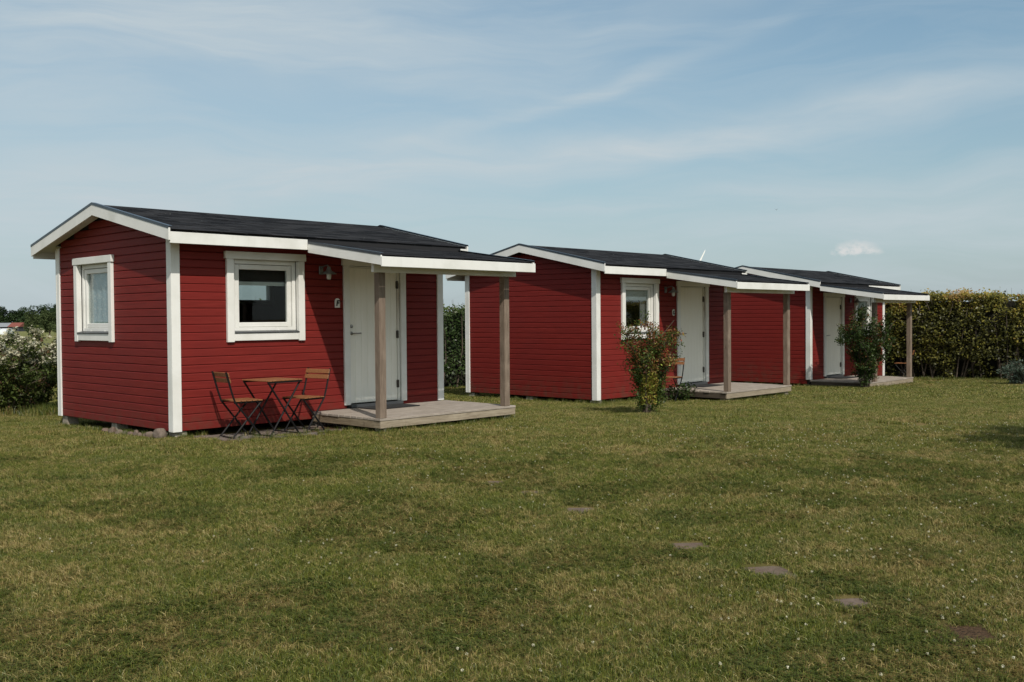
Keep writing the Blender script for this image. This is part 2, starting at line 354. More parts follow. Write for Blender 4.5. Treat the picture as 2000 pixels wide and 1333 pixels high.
def unit(v): return v / (np.linalg.norm(v, axis=1, keepdims=True) + 1e-9)
def leaves(name, P, size, tint, up=.3, aspect=.55, rs=rng, outward=None):
    """rhombic folded leaves at points P"""
    n = len(P); nrm = rs.normal(size=(n, 3)); nrm[:, 2] = np.abs(nrm[:, 2]) * (1 + up) + up
    if outward is not None: nrm = nrm + outward * 1.1
    nrm = unit(nrm); d = unit(np.cross(nrm, rs.normal(size=(n, 3)))); w = np.cross(nrm, d)
    L = (size * rs.uniform(.6, 1.35, n))[:, None]
    p0 = P - d*L*.5; p2 = P + d*L*.5 - nrm*L*.12; mid = P + nrm*L*.06
    p1 = mid + w*L*aspect*.5; p3 = mid - w*L*aspect*.5
    V = np.stack([p0, p1, p2, p3], 1).reshape(-1, 3); F = np.arange(4*n).reshape(n, 4)
    return fast_mesh(name, V, F, np.repeat(np.clip(tint, 0, 1), 4))
_lat = rng.random((64, 64))
def vnoise(x, y):
    xi, yi = np.floor(x).astype(int), np.floor(y).astype(int); fx, fy = x-xi, y-yi
    fx = fx*fx*(3-2*fx); fy = fy*fy*(3-2*fy); g = lambda i, j: _lat[i % 64, j % 64]
    return (g(xi, yi)*(1-fx)+g(xi+1, yi)*fx)*(1-fy)+(g(xi, yi+1)*(1-fx)+g(xi+1, yi+1)*fx)*fy

# ------------------------------------------------------------------ ground
GY = [-60, 0, 8, 11.5, 14, 17, 23, 27, 40, 100, 300, 400, 6000]
GZ = [0, 0, .06, .1, .08, -.01, -.15, -.22, -.45, -1.0, -2.35, -2.6, -3]
def gz(x, y):
    x = np.asarray(x, float); y = np.asarray(y, float)
    h = np.interp(y, GY, GZ); near = np.clip((60-np.abs(y))/20, 0, 1)*np.clip((60-np.abs(x))/20, 0, 1)
    lift = np.exp(-((x+6.5)/1.6)**2-((y-13.8)/2)**2)*-.05
    return h + lift + near*((vnoise(x*.9+9, y*.9+4)-.5)*.03)
gx = np.concatenate([-np.geomspace(4000, 30, 18), np.linspace(-26, 26, 131), np.geomspace(30, 4000, 18)])
gy = np.concatenate([-np.geomspace(600, 12, 8), np.linspace(-10, 44, 136), np.geomspace(47, 5500, 26)])
X, Y = np.meshgrid(gx, gy); Zg = gz(X, Y); nx, ny = len(gx), len(gy)
idx = np.arange(nx*ny).reshape(ny, nx)
F = np.stack([idx[:-1, :-1], idx[:-1, 1:], idx[1:, 1:], idx[1:, :-1]], -1).reshape(-1, 4)
g = link('ground', fast_mesh('ground', np.stack([X, Y, Zg], -1).reshape(-1, 3), F), GROUND); tag(g, kind='structure')
g.data.polygons.foreach_set('use_smooth', [True]*len(g.data.polygons))

# ------------------------------------------------------------------ cabins
L, WD = 4.23, 3.234
EV, RK = .325, .194                 # eave and rake overhang
ZR, ZE = 2.955, 2.535               # ridge and eave height of the roof's top edge
SL = (ZR-ZE)/(WD/2+EV)
PITCH = .0955; ZB = .19
_pm = {}
def plank_mesh(ln, cut0=0.0, cut1=0.0):
    """tongue and groove cladding board; cut = slope of the ends (for gables)"""
    k = (round(ln, 3), round(cut0, 3), round(cut1, 3))
    if k not in _pm:
        H = PITCH-.0015
        prof = [(.020, 0), (.004, 0), (0, .004), (0, H-.014), (.009, H-.003), (.020, H)]
        me = MB(); vs = []
        for e in (0, 1):
            for y, z in prof: vs.append(((cut0*z) if e == 0 else ln - cut1*z, y, z))
        n = len(prof); fs = [tuple(range(n)), tuple(range(n, 2*n))[::-1]] + [(i, n+i, n+(i+1) % n, (i+1) % n) for i in range(n)]
        me.add(vs, fs); m = me.mesh('board'); m.materials.append(RED); _pm[k] = m
    return _pm[k]
def roof_z(y, front=True):
    return ZE + (y+EV)*SL if y < WD/2 else ZR - (y-WD/2)*SL
def panel_wall(mb, u0, u1, z0, z1, holes, put):
    """solid wall with rectangular holes; put(a,b,c,d) adds the box"""
    us = sorted({u0, u1, *[h[0] for h in holes], *[h[1] for h in holes]})
    for a, b in zip(us[:-1], us[1:]):
        hs = sorted([(h[2], h[3]) for h in holes if h[0] <= a+1e-6 and h[1] >= b-1e-6]); z = z0
        for h0, h1 in hs:
            if h0 > z: put(a, b, z, h0)
            z = h1
        if z < z1: put(a, b, z, z1)
SHM = {}
def shingle_mesh(w):
    k = round(w, 3)
    if k not in SHM:
        m = MB().box(0, w-.008, 0, .20, 0, .008, .002).mesh('shingle'); m.materials.append(SHING); SHM[k] = m
    return SHM[k]
def make_window(cab, cx, width, z0, z1, rotz, base, kind):
    """window unit; local frame: x along wall, y inwards, origin on wall face at the opening centre bottom"""
    m = MB(); hw = width/2; d0, d1 = .05, .12; fw = .052
    m.box(-hw, -hw+fw, d0, d1, 0, z1-z0, .003).box(hw-fw, hw, d0, d1, 0, z1-z0, .003).box(-hw+fw, hw-fw, d0, d1, z1-z0-fw, z1-z0, .003).box(-hw+fw, hw-fw, d0, d1, 0, fw+.01, .003)
    for s_ in (-.2, .2): m.box(s_-.018, s_+.018, d0-.006, d0+.002, .018, .03)
    w = m.build('window', WHITE, cab, loc=base, rot=(0, 0, rotz))
    H = z1-z0; a = .058; s0 = .062; sw = .06
    s = MB(); s.box(-hw+a, -hw+a+sw, s0, .115, s0, H-a, .006).box(hw-a-sw, hw-a, s0, .115, s0, H-a, .006).box(-hw+a+sw, hw-a-sw, s0, .115, H-a-sw, H-a, .006).box(-hw+a+sw, hw-a-sw, s0, .115, s0+.002, s0+sw, .006)
    s.build('sash', WHITE, w)
    MB().box(-hw+a+sw-.004, hw-a-sw+.004, .088, .094, s0+sw-.004, H-a-sw+.004).build('pane', GLASS, w)
    MB().prism([(-.030, -.006), (-.030, .004), (.05, .022), (.05, .0)], 'x', -hw, hw).build('sill', DKSILL, w)
    cw = .092
    boxobj('casing_board', WHITE, w, -hw-cw, -hw, -.022, .018, -.115, H+.001)
    boxobj('casing_board', WHITE, w, hw, hw+cw, -.022, .018, -.115, H+.001)
    boxobj('casing_board', WHITE, w, -hw-cw-.022, hw+cw+.022, -.028, .018, H+.003, H+.092)
    boxobj('casing_board', WHITE, w, -hw+.002, hw-.002, -.017, .018, -.100, -.010)
    rv = MB()     # painted reveal between cladding and frame
    rv.box(-hw-.012, -hw-.001, .018, .12, -.01, H+.01).box(hw+.001, hw+.012, .018, .12, -.01, H+.01).box(-hw, hw, .018, .12, H+.001, H+.012)
    rv.build('reveal', WHITE, w)
    if kind == 'blind':
        boxobj('roller_blind', BLIND, w, -hw+a+.01, hw-a-.01, .118, .122, H*.66, H-.05, 0)
        m = MB(); n = 14; vs = []
        for i in range(n+1):
            x = hw-.06-.17*i/n; vs += [(x, .17+.012*math.sin(i*1.9), .03), (x, .17+.012*math.sin(i*1.9+.4), H-.05)]
        m.add(vs, [(2*i, 2*i+1, 2*i+3, 2*i+2) for i in range(n)]).build('curtain', NET, w, True)
    elif kind == 'slat':
        for k_ in (0, 1):
            boxobj('roller_blind', BLIND, w, -hw+a, hw-a, .15, .158, H-.29-.02*k_, H-.265-.02*k_, 0)
        boxobj('roller_blind', ROOM, w, -hw+a, hw-a, .15, .155, H-.26, H-.05, 0)
    elif kind == 'curtain':
        m = MB(); n = 26; vs = []
        for i in range(n+1):
            x = -hw+.06+(2*hw-.12)*i/n; vs += [(x, .125+.008*math.sin(i*1.3), .03), (x, .125+.008*math.sin(i*1.3+.4), H-.05)]
        m.add(vs, [(2*i, 2*i+1, 2*i+3, 2*i+2) for i in range(n)]).build('curtain', CURT, w, True)
    return w

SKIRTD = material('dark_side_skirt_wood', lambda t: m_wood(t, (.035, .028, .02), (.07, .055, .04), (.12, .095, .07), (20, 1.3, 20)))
def make_cabin(loc, rz, mirror, label, gable_window, backwin, canopy_x, deck_x, win_kind, far_right=False):
    c = empty('cabin', loc, rz); tag(c, label, 'cabin', 'red weatherboard holiday cabins with white trim')
    fx = (lambda a, b: (L-b, L-a)) if mirror else (lambda a, b: (a, b))
    win = fx(.803, 1.727); door = fx(2.54, 3.42)
    WZ = (1.325, 2.215); DZ = (.30, 2.185)
    CI, TH = .040, .14               # core wall outer plane and inner plane
    wm = MB()
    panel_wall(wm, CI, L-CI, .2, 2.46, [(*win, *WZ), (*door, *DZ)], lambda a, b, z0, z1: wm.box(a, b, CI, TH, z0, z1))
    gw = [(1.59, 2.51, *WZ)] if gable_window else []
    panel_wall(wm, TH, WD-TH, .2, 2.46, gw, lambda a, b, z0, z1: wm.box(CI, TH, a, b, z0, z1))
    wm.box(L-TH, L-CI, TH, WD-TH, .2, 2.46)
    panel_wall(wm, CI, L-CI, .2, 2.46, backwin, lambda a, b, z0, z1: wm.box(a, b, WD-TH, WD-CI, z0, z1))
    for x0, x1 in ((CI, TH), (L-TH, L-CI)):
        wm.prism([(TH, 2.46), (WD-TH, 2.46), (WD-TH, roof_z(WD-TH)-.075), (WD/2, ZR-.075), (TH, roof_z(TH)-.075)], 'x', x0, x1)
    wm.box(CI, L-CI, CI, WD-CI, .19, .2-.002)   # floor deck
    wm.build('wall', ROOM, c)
    # cladding, board by board
    rows = int((2.42-ZB)/PITCH)+1
    for i in range(rows):
        z = ZB+i*PITCH; zc = z+PITCH/2
        segs = [(.10, L-.10)]
        def cut(segs, a, b):
            o = []
            for s0, s1 in segs:
                if b <= s0 or a >= s1: o.append((s0, s1)); continue
                if s0 < a: o.append((s0, a))
                if b < s1: o.append((b, s1))
            return o
        if WZ[0]-.08 < zc < WZ[1]+.06: segs = cut(segs, win[0]-.05, win[1]+.05)
        if zc < DZ[1]+.05: segs = cut(segs, door[0]-.05, door[1]+.05)
        for s0, s1 in segs: link('board', plank_mesh(s1-s0), RED, c, (s0, .018, z))
    for side in (0, 1):
        for i in range(int((ZR-.1-ZB)/PITCH)+1):
            z = ZB+i*PITCH; zt = z+PITCH
            if zt > ZR-.07: break
            # the roofline trims the ends
            y0 = max(.10, (zt+.06-ZE)/SL-EV) if zt+.06 > roof_z(.10) else .10
            cu = 0.0 if y0 <= .1001 else 0.0
            segs = [(y0, WD-y0)]; zc = z+PITCH/2
            if side == 0 and gable_window and WZ[0]-.08 < zc < WZ[1]+.06: segs = [(y0, 1.54), (2.56, WD-y0)]
            for s0, s1 in segs:
                if side == 0: link('board', plank_mesh(s1-s0), RED, c, (.018, s1, z), (0, 0, -math.pi/2))
                else: link('board', plank_mesh(s1-s0), RED, c, (L-.018, s0, z), (0, 0, math.pi/2))
    rm = MB()
    for i in range(rows):
        if not backwin or not (backwin[0][2]-.05 < ZB+(i+.5)*PITCH < backwin[0][3]+.05):
            rm.box(.1, L-.1, WD-.04, WD-.018, ZB+i*PITCH+.003, ZB+(i+1)*PITCH)
        else:
            rm.box(.1, backwin[0][0], WD-.04, WD-.018, ZB+i*PITCH+.003, ZB+(i+1)*PITCH); rm.box(backwin[0][1], L-.1, WD-.04, WD-.018, ZB+i*PITCH+.003, ZB+(i+1)*PITCH)
    rm.build('rear_cladding', RED, c)
    # corner boards
    b = .112; t0 = .022
    for (x, sx) in ((0, 1), (L, -1)):
        for (y, sy) in ((0, 1), (WD, -1)):
            xa, xb = sorted((x, x+sx*b)); ya, yb = sorted((y, y+sy*t0)); zb = .182 if not (y == 0 and x == (0 if mirror else L)) else .288
            boxobj('corner_board', WHITE, c, xa, xb, ya, yb, zb, 2.44 if y == 0 else 2.44)
            xa, xb = sorted((x+sx*.001, x+sx*t0)); ya, yb = sorted((y+sy*(t0+.001), y+sy*b))
            boxobj('corner_board', WHITE, c, xa, xb, ya, yb, zb, 2.47)
    # windows
    make_window(c, 0, win[1]-win[0], *WZ, 0, ((win[0]+win[1])/2, 0, WZ[0]), win_kind)
    if gable_window: make_window(c, 0, .92, *WZ, -math.pi/2, (0, 2.05, WZ[0]), 'curtain')
    if backwin:
        bw = backwin[0]; m = MB(); f = .05
        m.box(bw[0], bw[0]+f, WD-.13, WD-.03, bw[2], bw[3]).box(bw[1]-f, bw[1], WD-.13, WD-.03, bw[2], bw[3]).box(bw[0]+f, bw[1]-f, WD-.13, WD-.03, bw[2], bw[2]+f).box(bw[0]+f, bw[1]-f, WD-.13, WD-.03, bw[3]-f, bw[3])
        w = m.build('window', WHITE, c); MB().box(bw[0]+f, bw[1]-f, WD-.08, WD-.075, bw[2]+f, bw[3]-f).build('pane', GLASS, w)
    # door
    d0, d1 = door
    m = MB(); n = 8; lw = (d1-d0-.05)/n
    for i in range(n): m.box(d0+.015+i*lw+.0005, d0+.015+(i+1)*lw-.0005, .042, .085, .345, 2.165, .005)
    m.box(d0+.016, d1-.036, .05, .08, .346, 2.164)
    dr = m.build('door', DOORW, c)
    hx = d0+.055; sgn = 1
    m = MB(); m.lathe([(0, 0), (.024, 0), (.024, .008), (.012, .012), (0, .012)], 16); k = m.build('handle', STEEL, dr, True, (hx, .042, 1.285), (math.pi/2, 0, 0))
    k.data.materials.clear(); k.data.materials.append(STEEL)
    MB().tube([(hx, .035, 1.285), (hx, -.012, 1.285), (hx+.012, -.02, 1.285), (hx+.12, -.02, 1.288)], .009, 8).build('lever', STEEL, dr, True)
    MB().lathe([(0, 0), (.023, 0), (.023, .012), (.015, .018), (0, .018)], 16).build('lock', STEEL, dr, True, (hx, .042, 1.38), (math.pi/2, 0, 0))
    for z in (1.95, 1.26, .57): MB().tube([(d1-.034, .030, z-.055), (d1-.034, .030, z+.055)], .012, 8).box(d1-.05, d1-.02, .018, .041, z-.05, z+.05).build('hinge', HINGE, dr)
    fr = MB().box(d0-.001, d0+.014, .022, .13, .335, 2.184).box(d0+.014, d1-.014, .022, .13, 2.167, 2.184).build('door_frame', WHITE, c)
    MB().box(0, .034, 0, .108, 0, 1.829).build('door_frame', JAMB, c, loc=(d1-.033, .022, .335))
    boxobj('casing_board', WHITE, c, d0-.095, d0-.001, -.014, .018, .33, 2.188)
    boxobj('casing_board', WHITE, c, d1+.001, d1+.095, -.014, .018, .33, 2.188)
    boxobj('casing_board', WHITE, c, d0-.118, d1+.118, -.020, .018, 2.190, 2.285)
    boxobj('threshold', DKSILL, c, d0-.01, d1+.01, -.035, .06, .292, .332)
    # roof
    def zt(y): return roof_z(y)-.040
    rf = MB()
    yF, yB = -EV+.0, WD+EV
    rf.prism([(yF+.024, zt(yF+.024)-.004), (WD/2, zt(WD/2)-.004), (WD/2, zt(WD/2)-.05), (yF+.024, zt(yF+.024)-.05)], 'x', -RK+.024, L+RK-.024)
    rf.prism([(WD/2+.0005, zt(WD/2)-.004), (yB-.024, zt(yB-.024)-.004), (yB-.024, zt(yB-.024)-.05), (WD/2+.0005, zt(WD/2)-.05)], 'x', -RK+.024, L+RK-.024)
    roof = rf.build('roof', SHING, c)
    # painted underside boards of the eaves and verges
    sf = MB()
    for ya, yb in ((yF+.024, .0), (WD, yB-.024)):
        sf.prism([(ya, zt(ya)-.053), (yb, zt(yb)-.053), (yb, zt(yb)-.066), (ya, zt(ya)-.066)], 'x', -RK+.024, L+RK-.024)
    for xa, xb in ((-RK+.024, .0), (L, L+RK-.024)):
        sf.prism([(.001, zt(.001)-.053), (WD/2, zt(WD/2)-.053), (WD/2, zt(WD/2)-.066), (.001, zt(.001)-.066)], 'x', xa, xb)
        sf.prism([(WD/2, zt(WD/2)-.053), (WD-.001, zt(WD-.001)-.053), (WD-.001, zt(WD-.001)-.066), (WD/2, zt(WD/2)-.066)], 'x', xa, xb)
    sf.build('soffit', WHITE, c)
    # shingles of the visible slope
    ang = math.atan(SL); slen = (WD/2+EV+.02)/math.cos(ang); nr = 14; ex = slen/nr; nc = 14; sw = (L+2*RK-.06)/nc
    for r in range(nr):
        off = (r % 2)*sw*.5
        xs = [-RK+.03]+[-RK+.03+off+sw*k for k in range(0 if off else 1, nc+1)]
        xs = sorted({round(x, 4) for x in xs if x < L+RK-.03}) + [L+RK-.03]
        if nr*nc > 250: pass
        yy = -EV-.02+r*ex*math.cos(ang)
        for a, b_ in zip(xs[:-1], xs[1:]):
            if b_-a < .05: continue
            o = link('shingle', shingle_mesh(b_-a), SHING, roof, (a, yy+random.uniform(-.003, .003), zt(yy)+.004+random.uniform(0, .002)), (ang-.030+random.uniform(-.004, .004), random.uniform(-.006, .006), random.uniform(-.008, .008)))
    for k in range(15):
        xk = -RK+.02+k*(L+2*RK-.04)/15
        MB().prism([(WD/2-.11, zt(WD/2-.11)+.010), (WD/2, zt(WD/2)+.020), (WD/2+.11, zt(WD/2+.11)+.010), (WD/2+.11, zt(WD/2+.11)+.002), (WD/2, zt(WD/2)+.012), (WD/2-.11, zt(WD/2-.11)+.002)], 'x', xk, xk+(L+2*RK-.04)/15-.004).build('ridge_cap', SHING, roof)
    # verge boards with flashing, fascias
    for x0, x1, o in ((-RK, -RK+.022, -1), (L+RK-.022, L+RK, 1)):
        for s in (0, 1):
            ya, yb = (-EV-.006, WD/2) if s == 0 else (WD/2+.0005, WD+EV+.006)
            MB().prism([(ya, roof_z(ya)-.022), (yb, roof_z(yb)-.022), (yb, roof_z(yb)-.158), (ya, roof_z(ya)-.158)], 'x', x0, x1).build('verge_board', WHITE, c)
            xa, xb = sorted((x0 if o < 0 else x1, (x0-.004) if o < 0 else x1+.004))
            m = MB().prism([(ya, roof_z(ya)), (yb, roof_z(yb)), (yb, roof_z(yb)-.03), (ya, roof_z(ya)-.03)], 'x', xa, xb)
            xa, xb = sorted((xa if o < 0 else xb, (x1+.028) if o < 0 else x0-.028))
            m.prism([(ya, roof_z(ya)+.001), (yb, roof_z(yb)+.001), (yb, roof_z(yb)-.003), (ya, roof_z(ya)-.003)], 'x', xa, xb)
            m.build('flashing', METAL, c)
    if canopy_x[0] > .2: boxobj('fascia', WHITE, c, -RK+.023, canopy_x[0]-.001, -EV, -EV+.022, 2.343, 2.472)
    boxobj('fascia', WHITE, c, canopy_x[1]+.001, L+RK-.023, -EV, -EV+.022, 2.343, 2.472)
    boxobj('eave_board', SHING, c, canopy_x[0]+.001, canopy_x[1]-.001, -EV+.001, -EV+.02, 2.40, 2.50)
    boxobj('fascia', WHITE, c, -RK+.023, L+RK-.023, WD+EV-.022, WD+EV, 2.343, 2.472)
    # canopy over the porch
    ca, cb_ = canopy_x; CY = -1.75; CZ = 2.235; CS = .148
    def cz(y): return CZ+(y-CY)*CS
    cp = MB().prism([(CY+.024, cz(CY+.024)-.024), (-EV+.0-.002, cz(-EV)-.024), (-EV-.002, cz(-EV)-.052), (CY+.024, cz(CY+.024)-.052)], 'x', ca+.024, cb_-.024).build('canopy', SHING, c)
    MB().prism([(CY+.024, cz(CY+.024)-.054), (.0, cz(0)-.054), (.0, cz(0)-.066), (CY+.024, cz(CY+.024)-.066)], 'x', ca+.024, cb_-.024).build('soffit', WHITE, cp)
    nr2 = 9; ca_ = math.atan(CS); ex2 = (-EV-CY+.02)/math.cos(ca_)/nr2; nc2 = 8; sw2 = (cb_-ca-.05)/nc2
    for r in range(nr2):
        yy = CY-.02+r*ex2*math.cos(ca_); off = (r % 2)*.5*sw2
        xs = [ca+.025]+[ca+.025+off+sw2*k for k in range(0 if off else 1, nc2+1)]
        xs = sorted({round(x, 4) for x in xs if x < cb_-.05}) + [cb_-.022]
        for a, b_ in zip(xs[:-1], xs[1:]):
            if r >= nr2-1: 
                me = MB().box(0, b_-a-.006, 0, .13, 0, .005).mesh('shingle')
            else: me = shingle_mesh(b_-a)
            link('shingle', me, SHING, cp, (a, yy+random.uniform(-.003, .003), cz(yy)-.020+random.uniform(0, .002)), (ca_-.028+random.uniform(-.004, .004), random.uniform(-.003, .003), random.uniform(-.004, .004)))
    for x0, x1, o in ((ca, ca+.022, -1), (cb_-.022, cb_, 1)):
        ya, yb = CY-.004, -EV-.002
        if far_right and o < 0: pass
        MB().prism([(ya, cz(ya)-.022), (yb, cz(yb)-.022), (yb, cz(yb)-.135), (ya, cz(ya)-.135)], 'x', x0, x1).build('verge_board', WHITE, cp)
        xa, xb = sorted((x0 if o < 0 else x1, (x0-.004) if o < 0 else x1+.004))
        m = MB().prism([(ya, cz(ya)+.006), (yb, cz(yb)+.006), (yb, cz(yb)-.026), (ya, cz(ya)-.026)], 'x', xa, xb)
        xa, xb = sorted((xa if o < 0 else xb, (x1+.028) if o < 0 else x0-.028))
        m.prism([(ya, cz(ya)+.006), (yb, cz(yb)+.006), (yb, cz(yb)+.002), (ya, cz(ya)+.002)], 'x', xa, xb).build('flashing', METAL, cp)
    boxobj('fascia', WHITE, cp, ca+.001, cb_-.001, CY-.026, CY-.004, CZ-.155, CZ-.038)
    px = (1.95, 4.09) if not mirror else (.28, 2.28)
    boxobj('beam', WHITE, c, px[0]-.17, px[1]+.13, -1.472, -1.425, 2.03, 2.145)
    # deck
    da, db = deck_x; DT = .285; DD = 1.41
    nb = 12; bw = DD/nb
    for k in range(nb):
        j = random.uniform(-.012, .006)
        boxobj('deck_board', DECKW, c, da+j, db+random.uniform(-.004, .008), -DD+k*bw-.012, -DD+(k+1)*bw-.018, DT-.028+random.uniform(-.001, .001), DT+random.uniform(-.0015, .0015), .003)
    boxobj('skirt_board', SKIRTW, c, da+.006, db-.004, -DD-.004, -DD+.024, .165, DT-.030)
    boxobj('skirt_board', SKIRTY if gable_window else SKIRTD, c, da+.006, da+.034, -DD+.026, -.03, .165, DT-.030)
    boxobj('skirt_board', SKIRTY, c, db-.034, db-.006, -DD+.026, -.03, .165, DT-.030)
    for x in (da+.8, da+1.6): boxobj('joist', SKIRTY, c, x, x+.045, -DD+.03, -.03, .165, DT-.031)
    for x in px:
        MB().box(-.048, .048, -.048, .048, 0, 2.0292-DT, .004).build('post', POSTW, c, loc=(x, -1.372, DT+.001))
    def block(x, y, s=.1, top=.18):
        MB().add([(-s, -s, -.5), (s, -s, -.5), (s, s, -.5), (-s, s, -.5), (-s*.72, -s*.72, 0), (s*.72, -s*.72, 0), (s*.72, s*.72, 0), (-s*.72, s*.72, 0)],
                 [(3, 2, 1, 0), (4, 5, 6, 7), (0, 1, 5, 4), (1, 2, 6, 5), (2, 3, 7, 6), (3, 0, 4, 7)]).build('footing', CONC, c, loc=(x, y, top))
    for x in (.12, L/2, L-.12):
        for y in (.12, WD/2, WD-.12): block(x, y)
    for x in (da+.12, db-.12): block(x, -DD+.10, .09, .162)
    return c
C1 = ((-3.9156, 11.5358, 0), .809); C2 = ((1.4483, 17.1386, -.1387), .8142); C3 = ((6.7892, 22.8073, -.2809), .8287)
def loc2w(C, a, b, z=None):
    (x, y, z0), t_ = C; X = x+a*math.cos(t_)-b*math.sin(t_); Y = y+a*math.sin(t_)+b*math.cos(t_)
    return Vector((X, Y, (float(gz(X, Y)) if z is None else z0+z)))
cab1 = make_cabin(*C1, False, 'red weatherboard cabin F, largest and nearest, with a window in its gable wall', True, [(2.35, 3.36, 1.74, 2.08)], (1.66, 4.28), (1.90, 4.25), 'slat')
cab2 = make_cabin(*C2, False, 'middle red cabin with a rose bush in front of its window', False, [], (1.62, 4.24), (1.86, 4.2), 'blind')
cab3 = make_cabin(*C3, True, 'farthest red cabin, its canopy starting at the near corner, a dark shrub before its door', False, [], (-.19, 2.47), (-.05, 2.42), 'blind', True)

# ------------------------------------------------------------------ things on the cabins
def wall_lamp(C, x, label):
    o = empty('wall_lamp', loc2w(C, x, 0, 2.0), C[1]); tag(o, label, 'wall lamp', 'galvanised barn lamps beside the doors')
    y = -.165
    MB().lathe([(.012, .155), (.022, .150), (.030, .12), (.036, .105), (.095, .065), (.098, .058), (.092, .058), (.034, .098), (.0, .10)], 24, (0, y, 0)).build('lamp_shade', GALV, o, True)
    MB().lathe([(0, -.012), (.022, -.008), (.031, .015), (.031, .06), (.026, .09)], 16, (0, y, 0)).build('lamp_glass', material('frosted_lamp_glass', lambda t: princ(t, (.55, .55, .5), .2, spec=.6)) if 'frosted_lamp_glass' not in bpy.data.materials else bpy.data.materials['frosted_lamp_glass'], o, True)
    MB().tube([(0, y, .15), (0, y+.03, .175), (0, -.05, .165), (0, .015, .12)], .009, 8).build('bracket', GALV, o, True)
    MB().box(-.03, .03, -.004, .018, .06, .17, .004).build('wall_plate', GALV, o)
    return o
wall_lamp(C1, 2.09, 'galvanised bell lamp on the nearest cabin, between its window and door')
wall_lamp(C2, 2.07, 'galvanised bell lamp on the middle cabin, beside its white door')
wall_lamp(C3, 2.16, 'galvanised bell lamp on the farthest cabin, above the dark shrub')
def letter_sign(C, x, z, ch, label, pill):
    o = empty('letter_sign', loc2w(C, x, .018, z), C[1]); tag(o, label, 'sign')
    w, h = .038, .124; pts = [(-w, 0), (w, 0)] if not pill else []
    n = 12
    if pill: pts = [(w*.95*math.cos(a), .036+.036*math.sin(a)) for a in [math.pi+math.pi*i/n for i in range(n+1)]]
    pts += [(w*math.cos(a), h-.038+.038*math.sin(a)) for a in [math.pi*i/n for i in range(n+1)]]
    MB().prism(pts, 'y', -.014, -.001).build('plate', SIGNW, o)
    cu = bpy.data.curves.new('letter', 'FONT'); cu.body = ch; cu.size = .10; cu.align_x = 'CENTER'; cu.extrude = .0012; cu.shear = .18; cu.offset = .005
    tmp = bpy.data.objects.new('tmp', cu); COL.objects.link(tmp); bpy.context.view_layer.update()
    me = bpy.data.meshes.new_from_object(tmp); bpy.data.objects.remove(tmp)
    link('letter', me, INK, o, (-.002, -.0158, .026), (math.pi/2, 0, 0))
letter_sign(C1, 2.347, 1.630, 'F', 'small white plaque with the letter F beside the nearest door', False)
letter_sign(C2, 2.331, 1.628, 'G', 'small white rounded plaque with the letter G beside the middle door', True)
def door_mat(C, x0, x1, label):
    o = MB().box(-(x1-x0)/2, (x1-x0)/2, -.2, .2, 0, .012, .003).build('doormat', RUBBER, None, loc=loc2w(C, (x0+x1)/2, -.27, .2875), rot=(0, 0, C[1]+R(1.5))); tag(o, label, 'doormat', 'black doormats on the porches')
door_mat(C1, 2.6, 3.36, 'black doormat on the nearest porch, in front of its white door')
door_mat(C2, 2.58, 3.34, 'black doormat on the middle porch, in front of its white door')
door_mat(C3, .88, 1.62, 'black doormat on the farthest porch, partly behind the dark shrub')

# folding bistro furniture
def chair(C, a, b, rz, label):
    p = loc2w(C, a, b); o = empty('folding_chair', p, C[1]+rz); tag(o, label, 'chair', 'folding bistro chairs with black frames and wooden slats')
    hw = .185         # faces +x
    def bar(pts, nm):
        m = MB(); m.tube(pts, .011, 6); return m.build(nm, BLACKM, o)
    for s in (-1, 1):
        y = s*hw
        bar([(-.27, y, .78), (-.205, y, .55), (-.165, y, .43), (.17, y, .0)], 'back_rail')
        y2 = s*(hw-.018)
        bar([(.17, y2, .425), (-.205, y2, .0)], 'leg')
        bar([(-.17, y2+.004*s, .424), (.18, y2+.004*s, .424)], 'seat_rail')
    bar([(.155, -hw, .02), (.155, hw, .02)], 'crossbar'); bar([(-.19, -hw+.018, .02), (-.19, hw-.018, .02)], 'crossbar')
    for k in range(5):
        x = -.155+k*.068
        MB().box(0, .057, -.195, .195, 0, .013, .003).build('seat_slat', ACACIA, o, loc=(x, 0, .434))
    for z, dx in ((.69, -.2425), (.755, -.26)):
        MB().box(-.006, .006, -.2, .2, -.027, .027, .003).build('back_slat', ACACIA, o, loc=(dx+.017, 0, z-.01), rot=(0, -.27, 0))
    return o
def table(C, a, b, rz, label):
    p = loc2w(C, a, b); o = empty('folding_table', p, C[1]+rz); tag(o, label, 'table')
    T = .675; h = .235
    for k in range(8):
        x = -.25+k*.0625
        MB().box(0, .055, -.255, .255, 0, .014, .003).build('table_slat', ACACIA, o, loc=(x, 0, T-.014))
    for s in (-1, 1): MB().box(-.245, .245, -.011, .011, 0, .02).build('top_rail', BLACKM, o, loc=(0, s*.235, T-.035))
    for s in (-1, 1):
        y = s*.235; m = MB().tube([(-h, y, T-.03), (h-.02, y, 0)], .011, 6); m.build('leg', BLACKM, o)
        y = s*.212; MB().tube([(h, y, T-.03), (-h+.02, y, 0)], .011, 6).build('leg', BLACKM, o)
    for x in (-1, 1): MB().tube([(x*(h-.035), -.235, .03), (x*(h-.035), .235, .03)], .009, 6).build('crossbar', BLACKM, o)
    return o
chair(C1, .62, -.45, R(-6), 'folding chair left of the bistro table, its back towards the viewer')
table(C1, 1.00, -.52, R(4), 'folding bistro table with slatted wooden top on the small patio')
chair(C1, 1.45, -.50, R(190), 'folding chair right of the bistro table, next to the nearest porch deck')
chair(C2, 1.42, -.50, R(190), 'folding chair behind the rose bush, next to the middle porch')
p = Vector((10.05, 25.75)); c3 = Vector(C3[0][:2])
